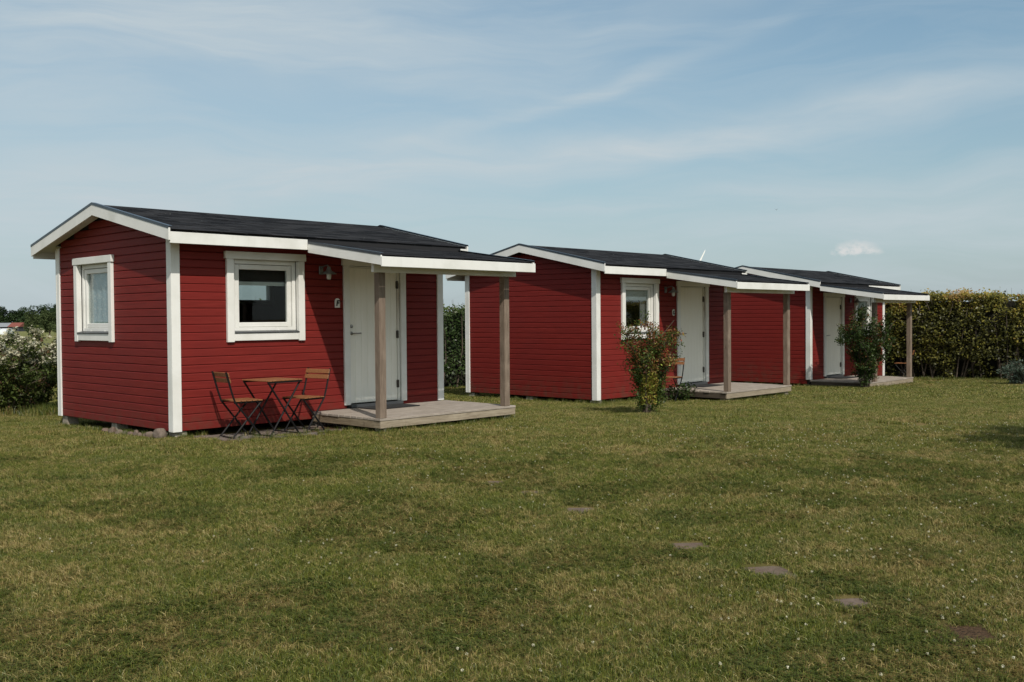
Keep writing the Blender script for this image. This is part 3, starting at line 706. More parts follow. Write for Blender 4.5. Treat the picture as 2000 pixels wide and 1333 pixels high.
d_ = p-c3; a3 = d_.x*math.cos(C3[1])+d_.y*math.sin(C3[1]); b3 = -d_.x*math.sin(C3[1])+d_.y*math.cos(C3[1])
chair(C3, a3, b3, R(100), 'folding chair in front of the hedge, seen behind the farthest porch post')

# small paved patch under the table
pt = empty('patio', loc2w(C1, 0, 0, 0), C1[1]); tag(pt, kind='structure')
pp = []; yy = -.02
base = MB().prism([(.22, -.02), (2.15, -.02), (2.1, -.55), (1.7, -.80), (.9, -.86), (.45, -.74), (.2, -.4)], 'z', .03, float(loc2w(C1, 1, -.4).z)+.006); base.build('joint_sand', SOIL, pt)
for r_ in range(7):
    x = .18+random.uniform(0, .1); hgt = random.uniform(.10, .14)
    while x < 2.15:
        w = random.uniform(.12, .26)
        if not (yy-hgt < -.86 or (yy < -.6 and (x < .4 or x > 1.9)) or (yy < -.72 and (x < .75 or x+w > 1.75))):
            zc = float(loc2w(C1, x, yy).z)+.004+random.uniform(-.008, .008)
            m = MB(); k = 7; a_ = [(x+w/2+(w/2-.008)*max(-1, min(1, 1.25*math.cos(q)))*random.uniform(.9, 1), yy-hgt/2+(hgt/2-.007)*max(-1, min(1, 1.25*math.sin(q)))*random.uniform(.9, 1)) for q in [2*math.pi*i/k+.3 for i in range(k)]]
            m.prism(a_, 'z', zc-.05, zc+.012); m.build('paver', PAVER, pt, rot=(random.uniform(-.006, .006), random.uniform(-.006, .006), 0))
        x += w
    yy -= hgt

# field stones along the gable wall
def rock_mesh(seed, sx, sy, sz):
    import bmesh
    bm = bmesh.new(); bmesh.ops.create_icosphere(bm, subdivisions=3, radius=1); rs = random.Random(seed)
    dirs = [Vector((rs.gauss(0, 1), rs.gauss(0, 1), rs.gauss(0, 1))).normalized() for _ in range(16)]; cut_ = [rs.uniform(.45, .85) for _ in dirs]
    for v in bm.verts:
        for d, c_ in zip(dirs, cut_):
            k = v.co.dot(d)
            if k > c_: v.co -= d*(k-c_)*.85
        v.co = Vector((v.co.x*sx, v.co.y*sy, v.co.z*sz))
    me = bpy.data.meshes.new('stone'); bm.to_mesh(me); bm.free(); me.polygons.foreach_set('use_smooth', [True]*len(me.polygons)); me.materials.append(FIELD); return me
STN = [(0.16, .10, .085, .10, 'largest brown stone, right at the white corner board of the nearest cabin'), (0.37, .085, .06, .07, 'pale rounded stone just left of the big brown stone under the gable'),
       (0.50, .075, .05, .055, 'small grey stone, third from the near corner in the row under the gable'), (.62, .06, .05, .05, 'small flat stone, fourth from the near corner in the row under the gable'),
       (.75, .07, .055, .06, 'rounded pinkish stone in the middle of the row under the gable'), (.92, .075, .05, .055, 'broad low stone left of the rounded pinkish one under the gable'),
       (1.05, .06, .05, .05, 'small pale stone right of the upright one under the gable'), (1.17, .065, .055, .065, 'upright light stone under the gable wall, eighth from the near corner'),
       (1.38, .085, .06, .075, 'tilted brown stone leaning beneath the gable boards'), (1.54, .055, .05, .06, 'pale slanting stone at the far end of the stone row')]
for i, (y, sx, sy, sz, lb) in enumerate(STN):
    p = loc2w(C1, -.075-random.uniform(0, .03), y); o = link('stone', rock_mesh(i+3, sy, sx, sz), FIELD, None, (p.x, p.y, p.z+sz*.45), (random.uniform(-.2, .2), random.uniform(-.2, .2), C1[1]+random.uniform(-.3, .3)))
    tag(o, lb, 'stone', 'field stones in a row under the gable wall')

# stepping stones set into the lawn
STEP = []
def px_ground(u, v):
    U = (u-1000)+ -(v-666.5)*ROLL; V = (u-1000)*ROLL+(v-666.5); x = U/1957.4; z = -V/1957.4; cp_, sp = math.cos(.02345), math.sin(.02345)
    d = Vector((x, cp_+z*sp, -sp+z*cp_)); g_ = 0.0
    for _ in range(5):
        k = (g_-EYE)/d.z; P = d*k; g_ = float(gz(P.x, P.y))
    return Vector((P.x, P.y, g_))
SP = [(840, 900, .13, 'dirty stepping slab nearly overgrown, farthest of the path'), (895, 917, .13, 'overgrown stepping slab second from the farthest, a dark slit in the lawn'), (965, 945, .15, 'pale stepping slab, third from the far end of the path'),
      (1036, 965, .15, 'brownish stepping slab, fourth from the far end of the path'), (1132, 999, .17, 'narrow pale stepping slab in the middle of the path'), (1350, 1071, .19, 'pale clean stepping slab, fourth from the near end of the path'),
      (1500, 1120, .20, 'stepping slab with a reddish dry grass rim, largest bare one'), (1670, 1182, .15, 'stepping slab with straw around it, second from the near end'), (1908, 1246, .15, 'stepping slab mostly covered by soil, nearest of the path')]
for i, (u, v, s, lb) in enumerate(SP):
    P = px_ground(u, v); rz = random.uniform(-.12, .12)+.1
    s *= .72
    o = empty('stepping_stone', P, rz); tag(o, lb, 'paving slab', 'stepping slabs sunk in the lawn')
    n = 20; pts = []
    for k in range(n):
        q = 2*math.pi*k/n; rr = min(1/max(abs(math.cos(q)), 1e-3), 1/max(abs(math.sin(q)), 1e-3), 1.22)*s*.95*random.uniform(.95, 1.0); pts.append((rr*math.cos(q), rr*math.sin(q)))
    MB().prism(pts, 'z', -.05, .004 if i not in (0, 1, 8) else -.02).build('slab', SLAB, o)
    pts = [((s+.06)*math.cos(2*math.pi*k/n)*random.uniform(.9, 1.15)*1.15, (s+.06)*math.sin(2*math.pi*k/n)*random.uniform(.9, 1.15)*(1.35 if k < n/2 else .9)) for k in range(n)]
    MB().prism(pts, 'z', -.06, -.006 if i not in (0, 1, 8) else .004).build('soil_rim', SOIL, o)
    STEP.append((P.x, P.y, s))

# ------------------------------------------------------------------ planting
def shrub_points(h, width, nst, rs, vase=.25, lean=(0, 0), per=10, tw=.3, low=0.05):
    """stems as polylines plus leaf anchor points, local coords"""
    stems = []; tips = []
    for i in range(nst):
        a = rs.uniform(0, 2*math.pi); rr = width/2*math.sqrt(rs.uniform(.02, 1)); hh = h*rs.uniform(.62, 1.0)*(1-.25*(rr/(width/2))**2)
        end = Vector((rr*math.cos(a)+lean[0]*hh, rr*math.sin(a)+lean[1]*hh, hh)); b0 = Vector((math.cos(a)*vase*.2*rs.random(), math.sin(a)*vase*.2*rs.random(), -.03))
        pts = [b0.lerp(end, f)+Vector((rs.normal()*.03, rs.normal()*.03, 0))*f*2 - Vector((end.x-b0.x, end.y-b0.y, 0))*.35*math.sin(math.pi*f)*.6 for f in np.linspace(0, 1, 7)]
        stems.append((pts, .006+.010*h/1.6))
        for j in range(per):
            f = rs.uniform(low, 1)**.75; k = f*6; i0 = min(int(k), 5); p = pts[i0].lerp(pts[i0+1], k-i0)
            d = Vector((rs.normal(), rs.normal(), abs(rs.normal())*.7)).normalized()*rs.uniform(.3, 1)*tw*(.35+.65*math.sin(math.pi*min(1, f*.8+.1)))
            stems.append(([p, p+d*.5+Vector((0, 0, .02)), p+d], .003)); tips.append((p, p+d))
    return stems, tips
def make_shrub(name, loc, h, width, nst, leaf, mat, nleaf, label, cat, tintf, seed, vase=.25, lean=(0, 0), per=10, tw=.3, group=None, low=.05, spread=.04):
    rs = np.random.default_rng(seed); o = empty(name, loc); tag(o, label, cat, group)
    st, tips = shrub_points(h, width, nst, rs, vase, lean, per, tw, low)
    m = MB()
    for pts, r in st: m.tube(pts, [r*(1-.75*i/(len(pts)-1)) for i in range(len(pts))], 5)
    m.build('stem', BARK, o)
    T = np.array([[*a, *b] for a, b in tips]); k = rs.integers(0, len(T), nleaf); f = rs.uniform(.1, 1.1, nleaf)[:, None]
    P = T[k, :3]*(1-f)+T[k, 3:]*f + rs.normal(size=(nleaf, 3))*spread
    P[:, 2] = np.maximum(P[:, 2], .02)
    link('foliage', leaves('foliage', P, leaf, tintf(P, rs, k), rs=rs), mat, o)
    return o, P, rs
def t_rose(P, rs, k):
    base = rs.normal(.32, .16, len(P)); cl = (k*7919 % 97)/97
    red = (cl > .55) & (P[:, 2] > .55); base = np.where(red, rs.normal(.78, .09, len(P)), base)
    yel = (P[:, 2] > .15) & (P[:, 2] < .62) & (np.abs(P[:, 0]-.03) < .12) & (P[:, 1] < .02); base = np.where(yel, rs.normal(.97, .04, len(P)), base)
    return base
g2 = px_ground(1262, 809)
o, P, rs = make_shrub('rose_bush', g2, 1.50, 1.08, 28, .038, LF_ROSE, 15500, 'tall rose bush with bronze young leaves in front of the middle cabin', 'bush', t_rose, 11, .35, per=13, tw=.26)
rp = P[rs.choice(np.nonzero((P[:, 2] > .6) & (P[:, 2] < 1.0) & (P[:, 1] < 0))[0], 2)]
for p in rp: link('rose', leaves('rose', np.array([0, 0, 0])+rs.normal(size=(16, 3))*.016, .05, rs.random(16), aspect=.9), ROSE, o, tuple(p))
make_shrub('low_plant', loc2w(C2, 1.55, -.62), .32, .7, 10, .05, LF_DARK, 900, 'low dark plant at the foot of the wall behind the rose bush', 'plant', lambda P, rs, k: rs.normal(.35, .15, len(P)), 5, .6, per=6, tw=.14)
g3 = Vector((7.63, 21.66, float(gz(7.63, 21.66))))
make_shrub('dark_shrub', g3, 1.88, 1.22, 30, .048, LF_DARK, 14000, 'dark green shrub before the door of the farthest cabin', 'bush', lambda P, rs, k: rs.normal(.35, .2, len(P))+np.where((k*7919 % 97)/97 > .86, .5, 0), 23, .4, per=12, tw=.28)
# left: flowering shrubs beside the nearest cabin
def t_left(P, rs, k): return rs.normal(.35, .2, len(P))+np.where((k*7919 % 97)/97 > .82, .5, 0)
def blossoms(o, P, rs, sel, n, sz=.035):
    c_ = P[rs.choice(np.nonzero(sel)[0], n)]; Q = np.concatenate([p+rs.normal(size=(7, 3))*.022+np.array([0, 0, .03]) for p in c_])
    link('blossom', leaves('blossom', Q, sz, rs.random(len(Q)), aspect=.9, up=.6), PETAL, o)
for (u, v, h, w, ns, nl, sd_, lb, nf) in ((8, 812, 1.38, 2.0, 26, 13000, 41, 'flowering shrub with scattered white blossom at the left edge of the picture', 260),
                                      (72, 800, 1.38, 1.7, 24, 12000, 42, 'shrub covered in cream blossom right beside the nearest cabin', 460)):
    P0 = px_ground(u, v)
    o, P, rs = make_shrub('flowering_shrub', P0, h, w, ns, .05, LF_LEFT, nl, lb, 'bush', t_left, sd_, .8, per=12, tw=.32, group='white flowering shrubs left of the cabins')
    blossoms(o, P, rs, P[:, 2] > h*.55, nf, .05)
# hedges
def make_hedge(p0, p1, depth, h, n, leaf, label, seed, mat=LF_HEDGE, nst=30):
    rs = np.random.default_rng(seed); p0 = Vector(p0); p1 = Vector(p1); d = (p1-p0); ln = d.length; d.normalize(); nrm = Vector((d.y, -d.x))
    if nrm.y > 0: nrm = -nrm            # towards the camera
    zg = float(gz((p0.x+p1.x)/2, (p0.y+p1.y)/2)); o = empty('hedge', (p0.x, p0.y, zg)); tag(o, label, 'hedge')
    m = MB(); c_ = depth*.5  # near-black box added inside the hedge to block light and darken the leaf gaps
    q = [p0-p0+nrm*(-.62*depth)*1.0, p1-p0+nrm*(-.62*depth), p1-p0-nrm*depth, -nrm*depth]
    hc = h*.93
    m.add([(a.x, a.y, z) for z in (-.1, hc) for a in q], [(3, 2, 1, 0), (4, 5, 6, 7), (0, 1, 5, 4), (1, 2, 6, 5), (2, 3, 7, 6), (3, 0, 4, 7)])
    m.build('light_block_core', material('hedge_dark_core', lambda t: princ(t, t.ramp(t.noise(t.node('ShaderNodeNewGeometry').outputs['Position'], 12, 5), [(.3, (.008, .009, .005)), (.8, (.03, .027, .015))]), 1.0)) if 'hedge_dark_core' not in bpy.data.materials else bpy.data.materials['hedge_dark_core'], o)
    s = rs.uniform(0, ln, n); top = rs.random(n) < .33
    z = np.where(top, h-.03-np.abs(rs.normal(0, .06, n))+rs.normal(0, .06, n)+(vnoise(s*1.7, s*0+3)-.5)*.2+(vnoise(s*7, s*0+9)-.5)*.12, h*rs.uniform(.0, 1, n)**.85)
    bulge = .16*(vnoise(s*1.1+5, z*1.6)-.5)*2+.07*(vnoise(s*4+5, z*4)-.5)*2
    w = np.where(top, rs.uniform(0, depth, n), np.abs(rs.normal(0, .13, n))-bulge*1.0)
    w = w + np.where(z < .35, .12, 0)
    keep = vnoise(s*2.6+11, z*2.6+7)*.75+vnoise(s*6.1+1, z*6.1+3)*.35+rs.random(n)*.3-.05 > np.where(z < .5, .55, .38)
    s, z, w, top = s[keep], z[keep], w[keep], top[keep]
    P = np.stack([d.x*s-nrm.x*w, d.y*s-nrm.y*w, z], 1)
    zz = z/h
    tint = rs.normal(.20, .15, len(s))+np.clip((zz-.70)*1.5, 0, .42)+(vnoise(s*1.9+2, z*1.9)-.5)*.5+(vnoise(s*7+2, z*7)-.5)*.2
    ou = np.tile(np.array([nrm.x, nrm.y, .2]), (len(s), 1))
    link('foliage', leaves('foliage', P, leaf, tint, rs=rs, outward=ou), mat, o)
    m = MB()
    for k in range(nst):
        a = rs.uniform(0, ln); b = a+rs.normal()*.35; w0 = rs.uniform(.0, .2)
        q0 = d*a-nrm*(w0+.12); q1 = d*b-nrm*(w0-.02); hh = rs.uniform(.5, 1.0)*h
        m.tube([(q0.x, q0.y, -.03), ((q0.x+q1.x)/2+rs.normal()*.05, (q0.y+q1.y)/2, hh*.5), (q1.x, q1.y, hh)], [.022, .015, .006], 5)
    # loose shoots over the top
    for k in range(int(ln*7)):
        a = rs.uniform(0, ln); q0 = d*a-nrm*rs.uniform(0, depth*.7); m.tube([(q0.x, q0.y, h*.9), (q0.x+rs.normal()*.04, q0.y, h+rs.uniform(.05, .22))], [.005, .002], 4)
    m.build('branch', BARK, o)
    return o
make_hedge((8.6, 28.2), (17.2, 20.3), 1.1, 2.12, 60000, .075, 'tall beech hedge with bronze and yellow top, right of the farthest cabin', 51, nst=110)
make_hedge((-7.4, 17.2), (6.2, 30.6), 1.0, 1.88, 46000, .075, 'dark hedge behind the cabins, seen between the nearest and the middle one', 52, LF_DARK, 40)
P0 = px_ground(1975, 752)+Vector((.1, -.15, 0))
make_shrub('sage_bush', P0, .62, 1.15, 26, .05, LF_SAGE, 2600, 'grey green bushy plant at the foot of the right hedge', 'plant', lambda P, rs, k: rs.random(len(P)), 61, .9, per=6, tw=.14)
# tree added outside the right edge, standing in for the lawn shadow's unseen caster
make_shrub('shadow_caster_tree', Vector((6.75, 9.35, float(gz(6.75, 9.35)))), 2.15, 2.2, 40, .07, LF_DARK, 26000, 'small spreading tree added out of view beyond the right edge to cast a shadow on the lawn', 'tree', lambda P, rs, k: rs.normal(.4, .2, len(P)), 71, .3, per=16, tw=.42, low=.72)

# ------------------------------------------------------------------ distance
def tree_mesh(seed, n=5200):
    rs = np.random.default_rng(seed); nb = 26
    a = rs.uniform(0, 2*np.pi, nb); r = rs.uniform(0, .72, nb)**.7; z = rs.uniform(.30, 1.0, nb); r = r*np.sqrt(np.clip(1-((z-.55)/.55)**2, .05, 1))*.62
    C_ = np.stack([r*np.cos(a), r*np.sin(a), z*.88], 1); R_ = rs.uniform(.13, .25, nb)
    k = rs.integers(0, nb, n); d = unit(rs.normal(size=(n, 3))); P = C_[k]+d*R_[k][:, None]*rs.uniform(.75, 1.05, n)[:, None]
    P = P[P[:, 2] > .12]; d = unit(P-np.array([0, 0, .5]))
    tint = rs.normal(.45, .2, len(P))+(rs.random(nb)[rs.integers(0, nb, len(P))]-.5)*.1
    return leaves('crown', P, .055, tint, rs=rs, outward=d, aspect=.9)
CR = [tree_mesh(s_) for s_ in (81, 82, 83)]; CRL = []
for m_ in CR: q = m_.copy(); m_.materials.append(LF_TREE); q.materials.append(LF_TREEL); CRL.append(q)
TR = MB().tube([(0, 0, -.02), (.01, 0, .2), (0, .01, .5)], [.035, .026, .012], 7).tube([(0, 0, .25), (.12, .05, .5)], [.015, .006], 5).tube([(0, 0, .22), (-.13, -.03, .48)], [.015, .006], 5).mesh('trunk'); TR.materials.append(BARK)
def far_tree(u, ytop, D, wpx, pale, k, label, group):
    x = (u-1000)/1957.4*D; hor = 620.6-(u-1000)*ROLL; g_ = float(gz(x, D)); top = EYE+(hor-ytop)/1957.4*D; h = top-g_; w = wpx/1957.4*D
    o = empty('tree', (x, D, g_), k*1.3); tag(o, label, 'tree', group); sx = w/1.25; hz = h/1.0
    c_ = link('crown', (CRL if pale else CR)[k % 3], None, o); c_.scale = (sx, sx, hz)
    t_ = link('trunk', TR, None, o); t_.scale = (hz, hz, hz)
FT = [(-60, 598, 480, 70, 0, 'dark round tree in the far wood, cut by the left edge'), (8, 599, 480, 58, 0, 'dark tree in the far wood behind the red roofed barn'), (45, 603, 500, 52, 0, 'low dark tree in the far wood, just right of the barn'),
      (84, 598, 490, 60, 0, 'dark tree rising at the back of the far wood'), (112, 594, 480, 50, 0, 'tallest dark tree of the far wood, touching the cabin corner'), 
      (66, 611, 250, 38, 1, 'pale green round tree, left one of the light pair in front of the wood'), (97, 609, 245, 48, 1, 'pale green round tree next to the cabin corner, in front of the wood'),
      (1952, 580, 160, 52, 0, 'dark treetop showing above the right hedge'), (2010, 579, 150, 50, 0, 'treetop above the right hedge at the picture edge')]
for k, (u, yt, D, w, pale, lb) in enumerate(FT):
    if lb is None: lb = 'far dark tree standing hidden behind the cabins or the hedge'
    far_tree(u, yt, D, w, pale, k, lb, 'far trees beyond the fields')
# rough scrub closing the foot of the wood
rs = np.random.default_rng(5); n = 9000; s_ = rs.uniform(-330, -60, n); P = np.stack([s_, 440+rs.uniform(-6, 6, n), np.abs(rs.normal(0, 1, n))*2.6*(.5+vnoise(s_*.1, s_*0))-2.6], 1)
tag(link('undergrowth', leaves('undergrowth', P, 1.1, rs.normal(.4, .2, n), aspect=.9, rs=rs), LF_TREE), 'dark undergrowth along the foot of the far wood', 'undergrowth', kind='stuff')
# barn
x0 = (-60-1000)/1957.4*400; x1 = (37-1000)/1957.4*400; gb = float(gz(-200, 400))
bn = empty('barn', ((x0+x1)/2, 400, gb)); tag(bn, 'distant dark barn with grey roof and red tiled end, far left', 'barn')
hw = (x1-x0)/2
DKW = material('dark_barn_wall', lambda t: princ(t, t.ramp(t.noise(objvec(t)[0], 1., 3), [(.3, (.03, .035, .04)), (.8, (.06, .065, .07))]), .8))
TIN = material('grey_tin_roof', lambda t: princ(t, t.ramp(t.noise(objvec(t, (2, .1, 1))[0], 1., 3), [(.3, (.20, .215, .23)), (.8, (.28, .295, .31))]), .6))
TILE = material('red_tile_roof', lambda t: princ(t, t.ramp(t.noise(objvec(t)[0], 2., 3), [(.3, (.17, .05, .035)), (.8, (.24, .075, .055))]), .8))
MB().box(-hw, hw, 0, 7, 0, 1.9).build('wall', DKW, bn)
MB().prism([(-.4, 1.9), (3.5, 3.5), (7.4, 1.9)], 'x', -hw-.3, hw-4.5).build('roof', TIN, bn)
MB().prism([(-.4, 1.9), (3.5, 3.6), (7.4, 1.9)], 'x', hw-4.48, hw+.3).build('roof', TILE, bn)['label'] = 'red tiled end of the roof'
gh = empty('polytunnel', ((20-1000)/1957.4*300, 300-8, float(gz(-150, 292)))); tag(gh, 'long white polytunnel behind the flowering shrubs, far left', 'polytunnel')
PLAS = material('white_plastic_sheet', lambda t: princ(t, t.ramp(t.noise(objvec(t)[0], .4, 3), [(.3, (.55, .57, .58)), (.8, (.7, .71, .72))]), .5))
n = 12; MB().prism([(2.6*math.cos(math.pi*i/n), 1.75*math.sin(math.pi*i/n)) for i in range(n+1)], 'x', -9, 4).build('cover', PLAS, gh)
for k in range(7):
    MB().tube([(-9+k*2.16, 2.63*math.cos(math.pi*i/n), 1.78*math.sin(math.pi*i/n)) for i in range(n+1)], .04, 4).build('hoop', GALV, gh)
# wind turbine, only a blade tip shows over the middle roof
D = 900.; hx, hy = 1339, 565
tb = empty('wind_turbine', ((hx-1000)/1957.4*D, D, -.9)); tag(tb, 'white wind turbine whose blade tip rises above the middle cabin roof', 'wind turbine')
hz = EYE+(620.6-(hx-1000)*ROLL-hy)/1957.4*D+.9
TW = material('turbine_white', lambda t: princ(t, (.80, .80, .80), .4))
MB().tube([(0, 0, -2), (0, 0, hz-1)], [2.0, 1.1], 16).build('tower', TW, tb, True)
MB().box(-1.6, 1.6, -2.5, 5, -1.6, 1.6, .6).build('nacelle', TW, tb, loc=(0, 0, hz))
MB().lathe([(0, 1.6), (1.2, .8), (1.6, 0), (1.6, -.6)], 16).build('hub', TW, tb, True, loc=(0, -3, hz), rot=(math.pi/2, 0, 0))
for k in range(3):
    BL = 39.; m = MB(); pr = [(0, .9, .9), (.1, 1.5, .8), (.22, 1.75, .5), (.6, 1.1, .25), (.95, .55, .12), (1, .15, .05)]; vs = []
    for f, ch, th in pr: vs += [(-ch*.5, 0, f*BL), (0, -th, f*BL), (ch, 0, f*BL), (0, th, f*BL)]
    fs = [(4*i+j, 4*i+(j+1) % 4, 4*i+4+(j+1) % 4, 4*i+4+j) for i in range(len(pr)-1) for j in range(4)]
    m.add(vs, fs).build('blade', TW, tb, loc=(0, -3.4, hz), rot=(0, R(26.6+120*k), 0))
# a bird high over the farthest roof
D = 105.; bx = (1517-1000)/1957.4*D; bz = EYE+(620.6-517*ROLL-411)/1957.4*D
bd = empty('bird', (bx, D, bz), 1.1); tag(bd, 'tiny dark bird flying high above the farthest cabin', 'bird')
DKF = material('dark_feathers', lambda t: princ(t, t.ramp(t.noise(objvec(t)[0], 30., 3), [(.3, (.03, .03, .03)), (.8, (.07, .065, .06))]), .8))
MB().tube([(-.11, 0, -.005), (-.05, 0, 0), (.03, 0, .005), (.09, 0, .012), (.115, 0, .01), (.135, 0, .005)], [.01, .025, .032, .020, .018, .003], 8).add([(-.1, -.012, 0), (-.1, .012, 0), (-.18, .03, 0), (-.18, -.03, 0)], [(0, 1, 2, 3)]).build('body', DKF, bd, True)
for s in (-1, 1):
    MB().add([(.05, s*.02, .01), (-.03, s*.02, .01), (-.02, s*.12, .09), (.045, s*.12, .095), (-.05, s*.22, .15), (-.02, s*.225, .155), (.05, s*.02, .018), (-.03, s*.02, .014), (-.02, s*.12, .095), (.045, s*.12, .103)],
             [(0, 1, 2, 3), (3, 2, 4, 5), (6, 9, 8, 7), (9, 5, 4, 8), (0, 3, 9, 6), (1, 7, 8, 2)]).build('wing', DKF, bd)

# ------------------------------------------------------------------ grass
src = bpy.data.collections.new('grass_sources')          # kept outside the scene, used only by the lawn's scatter
def blades(name, n, rad, hmin, hmax, wmin, wmax, spread, seed, square=False, drymix=0.0, lean=.5):
    rs = np.random.default_rng(seed)
    if square: xy = rs.uniform(-rad, rad, (n, 2))
    else:
        a = rs.uniform(0, 2*np.pi, n); r = rad*np.sqrt(rs.random(n)); xy = np.stack([r*np.cos(a), r*np.sin(a)], 1)
    h = rs.uniform(hmin, hmax, n); w = rs.uniform(wmin, wmax, n); a = rs.uniform(0, 2*np.pi, n); b = rs.uniform(0, 2*np.pi, n)
    ln = h*np.abs(rs.normal(0, lean, n)).clip(0, 1.6 if lean < 2 else 4)
    side = np.stack([np.cos(a), np.sin(a)], 1)*w[:, None]/2; dr = np.stack([np.cos(b), np.sin(b)], 1)
    z0 = np.full(n, -.008)
    p0 = np.column_stack([xy-side, z0]); p1 = np.column_stack([xy+side, z0])
    mid = xy+dr*(ln*.35)[:, None]; p2 = np.column_stack([mid+side*.75, h*.6]); p3 = np.column_stack([mid-side*.75, h*.6])
    tp = xy+dr*ln[:, None]; p4 = np.column_stack([tp+side*.12, h*rs.uniform(.75, 1, n)])
    V = np.stack([p0, p1, p2, p3, p4], 1).reshape(-1, 3); i = np.arange(n)[:, None]*5
    F = np.concatenate([i+[[0, 1, 2]], i+[[0, 2, 3]], i+[[3, 2, 4]]]).reshape(-1, 3)
    me = fast_mesh(name, V, F, np.repeat(rs.random(n), 5), 3); me.materials.append(GRASS)
    o = bpy.data.objects.new(name, me); src.objects.link(o); return o
def clover(name, n, rad, seed):
    rs = np.random.default_rng(seed); a = rs.uniform(0, 2*np.pi, n); r = rad*np.sqrt(rs.random(n)); c = np.stack([r*np.cos(a), r*np.sin(a), rs.uniform(.008, .026, n)], 1)
    P = np.repeat(c, 3, 0); an = np.tile(np.array([0, 2.09, 4.19]), n)+np.repeat(rs.uniform(0, 6, n), 3); s_ = .0055
    d = np.stack([np.cos(an), np.sin(an), rs.normal(0, .25, len(an))], 1); w = np.stack([-np.sin(an), np.cos(an), rs.normal(0, .2, len(an))], 1)
    V = np.stack([P, P+d*s_*.8+w*s_*.62, P+d*s_*1.7, P+d*s_*.8-w*s_*.62], 1).reshape(-1, 3); F = np.arange(len(V)).reshape(-1, 4)
    me = fast_mesh(name, V, F, np.repeat(rs.uniform(0, .3, len(P)), 4)); me.materials.append(GRASS)
    o = bpy.data.objects.new(name, me); src.objects.link(o); return o
# names sort alphabetically: the collection's instances are picked by that order
blades('a_tuft', 14, .026, .012, .036, .0020, .0050, 1, 101, lean=.75)
blades('b_tuft', 12, .028, .014, .040, .0018, .0046, 1, 102, lean=.95)
clover('c_tuft', 8, .028, 103)
blades('d_patch', 420, .13, .016, .042, .003, .0050, 1, 104, lean=.8)
blades('e_patch', 420, .13, .016, .044, .003, .0055, 1, 105, lean=.9)
blades('f_far', 620, .30, .018, .045, .007, .012, 1, 106, lean=.8)
blades('g_long', 12, .04, .05, .13, .003, .006, 1, 107, lean=.5)
blades('h_thatch', 12, .03, .006, .016, .0016, .0034, 1, 108, lean=2.5)
pts = []; 
def in_local(x, y, C, a0, a1, b0, b1):
    dx, dy = x-C[0][0], y-C[0][1]; a = dx*math.cos(C[1])+dy*math.sin(C[1]); b = -dx*math.sin(C[1])+dy*math.cos(C[1])
    return (a > a0) & (a < a1) & (b > b0) & (b < b1)
def free(x, y, pad):
    bad = np.zeros(len(x), bool)
    for C in (C1, C2, C3): bad |= in_local(x, y, C, pad, L-pad, pad, WD-pad)
    bad |= in_local(x, y, C1, 1.95, 4.2, -1.33, .1) | in_local(x, y, C2, 1.95, 4.15, -1.33, .1) | in_local(x, y, C3, .0, 2.37, -1.33, .1)
    bad |= in_local(x, y, C1, .25, 2.1, -.72-.1*(vnoise(x*6, y*6)), .1)
    for sx_, sy_, s in STEP:
        dx = np.abs(x-sx_); dy = np.abs(y-sy_); bad |= (dx < s-.02+.06*(vnoise(x*30, y*30)-.5)) & (y-sy_ > -s*.55+.08*(vnoise(x*40, y*9)-.5)) & (y-sy_ < s+.085+.09*(vnoise(x*30+5, y*30)-.5))
    bad |= (x-6.75)**2+(y-9.35)**2 < .05
    return ~bad
def scatter(y0, y1, dens, kinds, weights, smin, smax, pad, slope=.56, xm=.6):
    area = (slope*(y0+y1)+2*xm)*(y1-y0); n = int(area*dens)
    y = np.sqrt(rng.uniform(y0**2, y1**2, int(n*1.0))); x = rng.uniform(-1, 1, len(y))*(slope*y+xm)
    k = free(x, y, pad); x, y = x[k], y[k]
    nz = vnoise(x*1.7+3, y*1.7)
    idx = rng.choice(kinds, len(x), p=weights)
    if 2 in kinds: idx = np.where((nz > .58) & (rng.random(len(x)) < .45), 2, idx)
    sc = rng.uniform(smin, smax, len(x))*(.8+.45*vnoise(x*4+8, y*4))
    pts.append(np.column_stack([x, y, gz(x, y), idx, sc]))
scatter(2.9, 6.5, 2700, [0, 1, 7, 2], [.36, .32, .26, .06], .75, 1.15, .03)
scatter(6.5, 10.2, 1800, [0, 1, 7, 2], [.36, .34, .25, .05], .85, 1.3, .03)
scatter(9.2, 12.2, 620, [0, 1, 7, 2], [.36, .34, .25, .05], .85, 1.3, .03)
scatter(9.6, 12.2, 22, [3, 4], [.5, .5], .8, 1.05, .12)
scatter(11.9, 17.5, 42, [3, 4], [.5, .5], .85, 1.15, .1)
scatter(17.5, 34, 9.5, [5], [1.], .85, 1.15, .25)
# longer tufts along walls, decks and hedge foot
def fringe(C, a0, a1, b0, b1, n):
    a = rng.uniform(a0, a1, n); b = rng.uniform(b0, b1, n); (x0_, y0_, _), t_ = C
    x = x0_+a*math.cos(t_)-b*math.sin(t_); y = y0_+a*math.sin(t_)+b*math.cos(t_)
    pts.append(np.column_stack([x, y, gz(x, y), np.full(n, 6), rng.uniform(.5, 1.0, n)]))
fringe(C1, -.12, .0, .1, WD, 150); fringe(C1, 0, .4, -.12, .05, 26); fringe(C1, 1.9, 4.2, -1.50, -1.36, 170); fringe(C1, 1.9, 2.0, -1.3, -.7, 26)
fringe(C2, -.1, 0, .0, WD, 140); fringe(C2, 0, 1.8, -.1, .03, 90); fringe(C2, 1.9, 4.2, -1.46, -1.34, 110); fringe(C3, -.1, 2.4, -1.46, -1.34, 110); fringe(C3, -.12, .02, 0, WD, 60)
fringe(C1, .3, 2.1, -.86, -.70, 60); fringe(C1, .5, 2.0, -.7, -.05, 16)
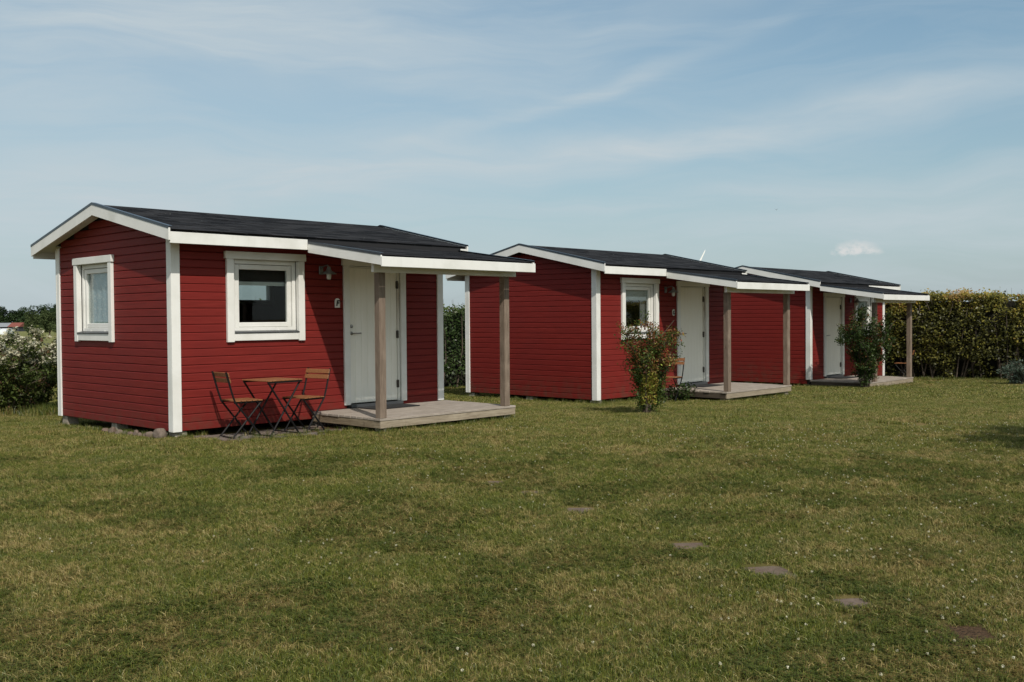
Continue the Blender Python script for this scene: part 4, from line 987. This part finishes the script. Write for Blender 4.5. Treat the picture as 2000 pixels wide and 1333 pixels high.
for (a_, b_, n) in (((-8.6, 15.6), (-6.2, 15.9), 500), ((9.6, 26.8), (16.5, 20.4), 700)):
    f = rng.random(n); x = a_[0]+(b_[0]-a_[0])*f+rng.normal(0, .25, n); y = a_[1]+(b_[1]-a_[1])*f+rng.normal(0, .2, n)
    pts.append(np.column_stack([x, y, gz(x, y), np.full(n, 6), rng.uniform(.7, 2.2 if a_[0] < 0 else 1.2, n)]))
for sx_, sy_, s_ in STEP:
    m_ = 110; q_ = rng.uniform(0, 2*np.pi, m_); rr = np.minimum(1/np.maximum(np.abs(np.cos(q_)), 1e-3), 1/np.maximum(np.abs(np.sin(q_)), 1e-3)).clip(0, 1.25)*s_*rng.uniform(.86, 1.35, m_)
    x = sx_+rr*np.cos(q_); y = sy_+rr*np.sin(q_)*np.where(np.sin(q_) < 0, .8, 1.25)+np.where(np.sin(q_) > 0, .04, 0)
    pts.append(np.column_stack([x, y, gz(x, y), rng.choice([7, 7, 1], m_), rng.uniform(.6, 1.2, m_)]))
A = np.concatenate(pts); n = len(A)
me = bpy.data.meshes.new('lawn_grass'); me.vertices.add(n); me.vertices.foreach_set('co', A[:, :3].astype(np.float32).ravel())
at = me.attributes.new('kind_index', 'INT', 'POINT'); at.data.foreach_set('value', A[:, 3].astype(np.int32))
at = me.attributes.new('size', 'FLOAT', 'POINT'); at.data.foreach_set('value', A[:, 4].astype(np.float32))
rot = np.column_stack([np.zeros(n), np.zeros(n), rng.uniform(0, 2*np.pi, n)]).astype(np.float32)
at = me.attributes.new('turn', 'FLOAT_VECTOR', 'POINT'); at.data.foreach_set('vector', rot.ravel())
me.update()
lawn = bpy.data.objects.new('lawn_grass', me); COL.objects.link(lawn); tag(lawn, 'short mown lawn grass with dry straw patches', 'grass', kind='stuff')
ng = bpy.data.node_groups.new('lawn_scatter', 'GeometryNodeTree'); ng.interface.new_socket('Geometry', in_out='INPUT', socket_type='NodeSocketGeometry'); ng.interface.new_socket('Geometry', in_out='OUTPUT', socket_type='NodeSocketGeometry')
N = ng.nodes; K = ng.links
gi, go = N.new('NodeGroupInput'), N.new('NodeGroupOutput'); mp = N.new('GeometryNodeMeshToPoints'); ip = N.new('GeometryNodeInstanceOnPoints'); ci = N.new('GeometryNodeCollectionInfo')
ci.inputs['Collection'].default_value = src; ci.inputs['Separate Children'].default_value = True; ci.inputs['Reset Children'].default_value = True
def attr(nm, ty):
    q = N.new('GeometryNodeInputNamedAttribute'); q.data_type = ty; q.inputs['Name'].default_value = nm; return [o for o in q.outputs if o.enabled and o.name == 'Attribute'][0]
K.new(gi.outputs[0], mp.inputs['Mesh']); K.new(mp.outputs[0], ip.inputs['Points']); K.new(ci.outputs[0], ip.inputs['Instance'])
ip.inputs['Pick Instance'].default_value = True; K.new(attr('kind_index', 'INT'), ip.inputs['Instance Index'])
er = N.new('FunctionNodeEulerToRotation'); K.new(attr('turn', 'FLOAT_VECTOR'), er.inputs[0]); K.new(er.outputs[0], ip.inputs['Rotation'])
K.new(attr('size', 'FLOAT'), ip.inputs['Scale']); K.new(ip.outputs[0], go.inputs[0])
md = lawn.modifiers.new('scatter', 'NODES'); md.node_group = ng
# (clover below)
n = 2300; y = np.sqrt(rng.uniform(3.4**2, 12.5**2, n)); x = rng.uniform(-1, 1, n)*(.54*y)
w = vnoise(x*.8+20, y*.8+5)*.6+.5*np.clip((x/y+.15)*1.6, -.3, 1)+.5*rng.random(n); k = (w > .80) & free(x, y, .05); x, y = x[k], y[k]
Q = np.stack([x, y, gz(x, y)+rng.uniform(.02, .042, len(x))], 1); mball = 6
dv = unit(rng.normal(size=(14, 3))); V = []; 
P = (Q[:, None, :]+dv[None]*.0045).reshape(-1, 3)
tag(link('clover_flowers', leaves('clover_flowers', P, .007, rng.uniform(.2, 1, len(P)), aspect=.8), PETAL), 'tiny white clover heads scattered over the near lawn', 'flowers', kind='stuff')
print('grass instances', len(A), 'clover', len(Q))
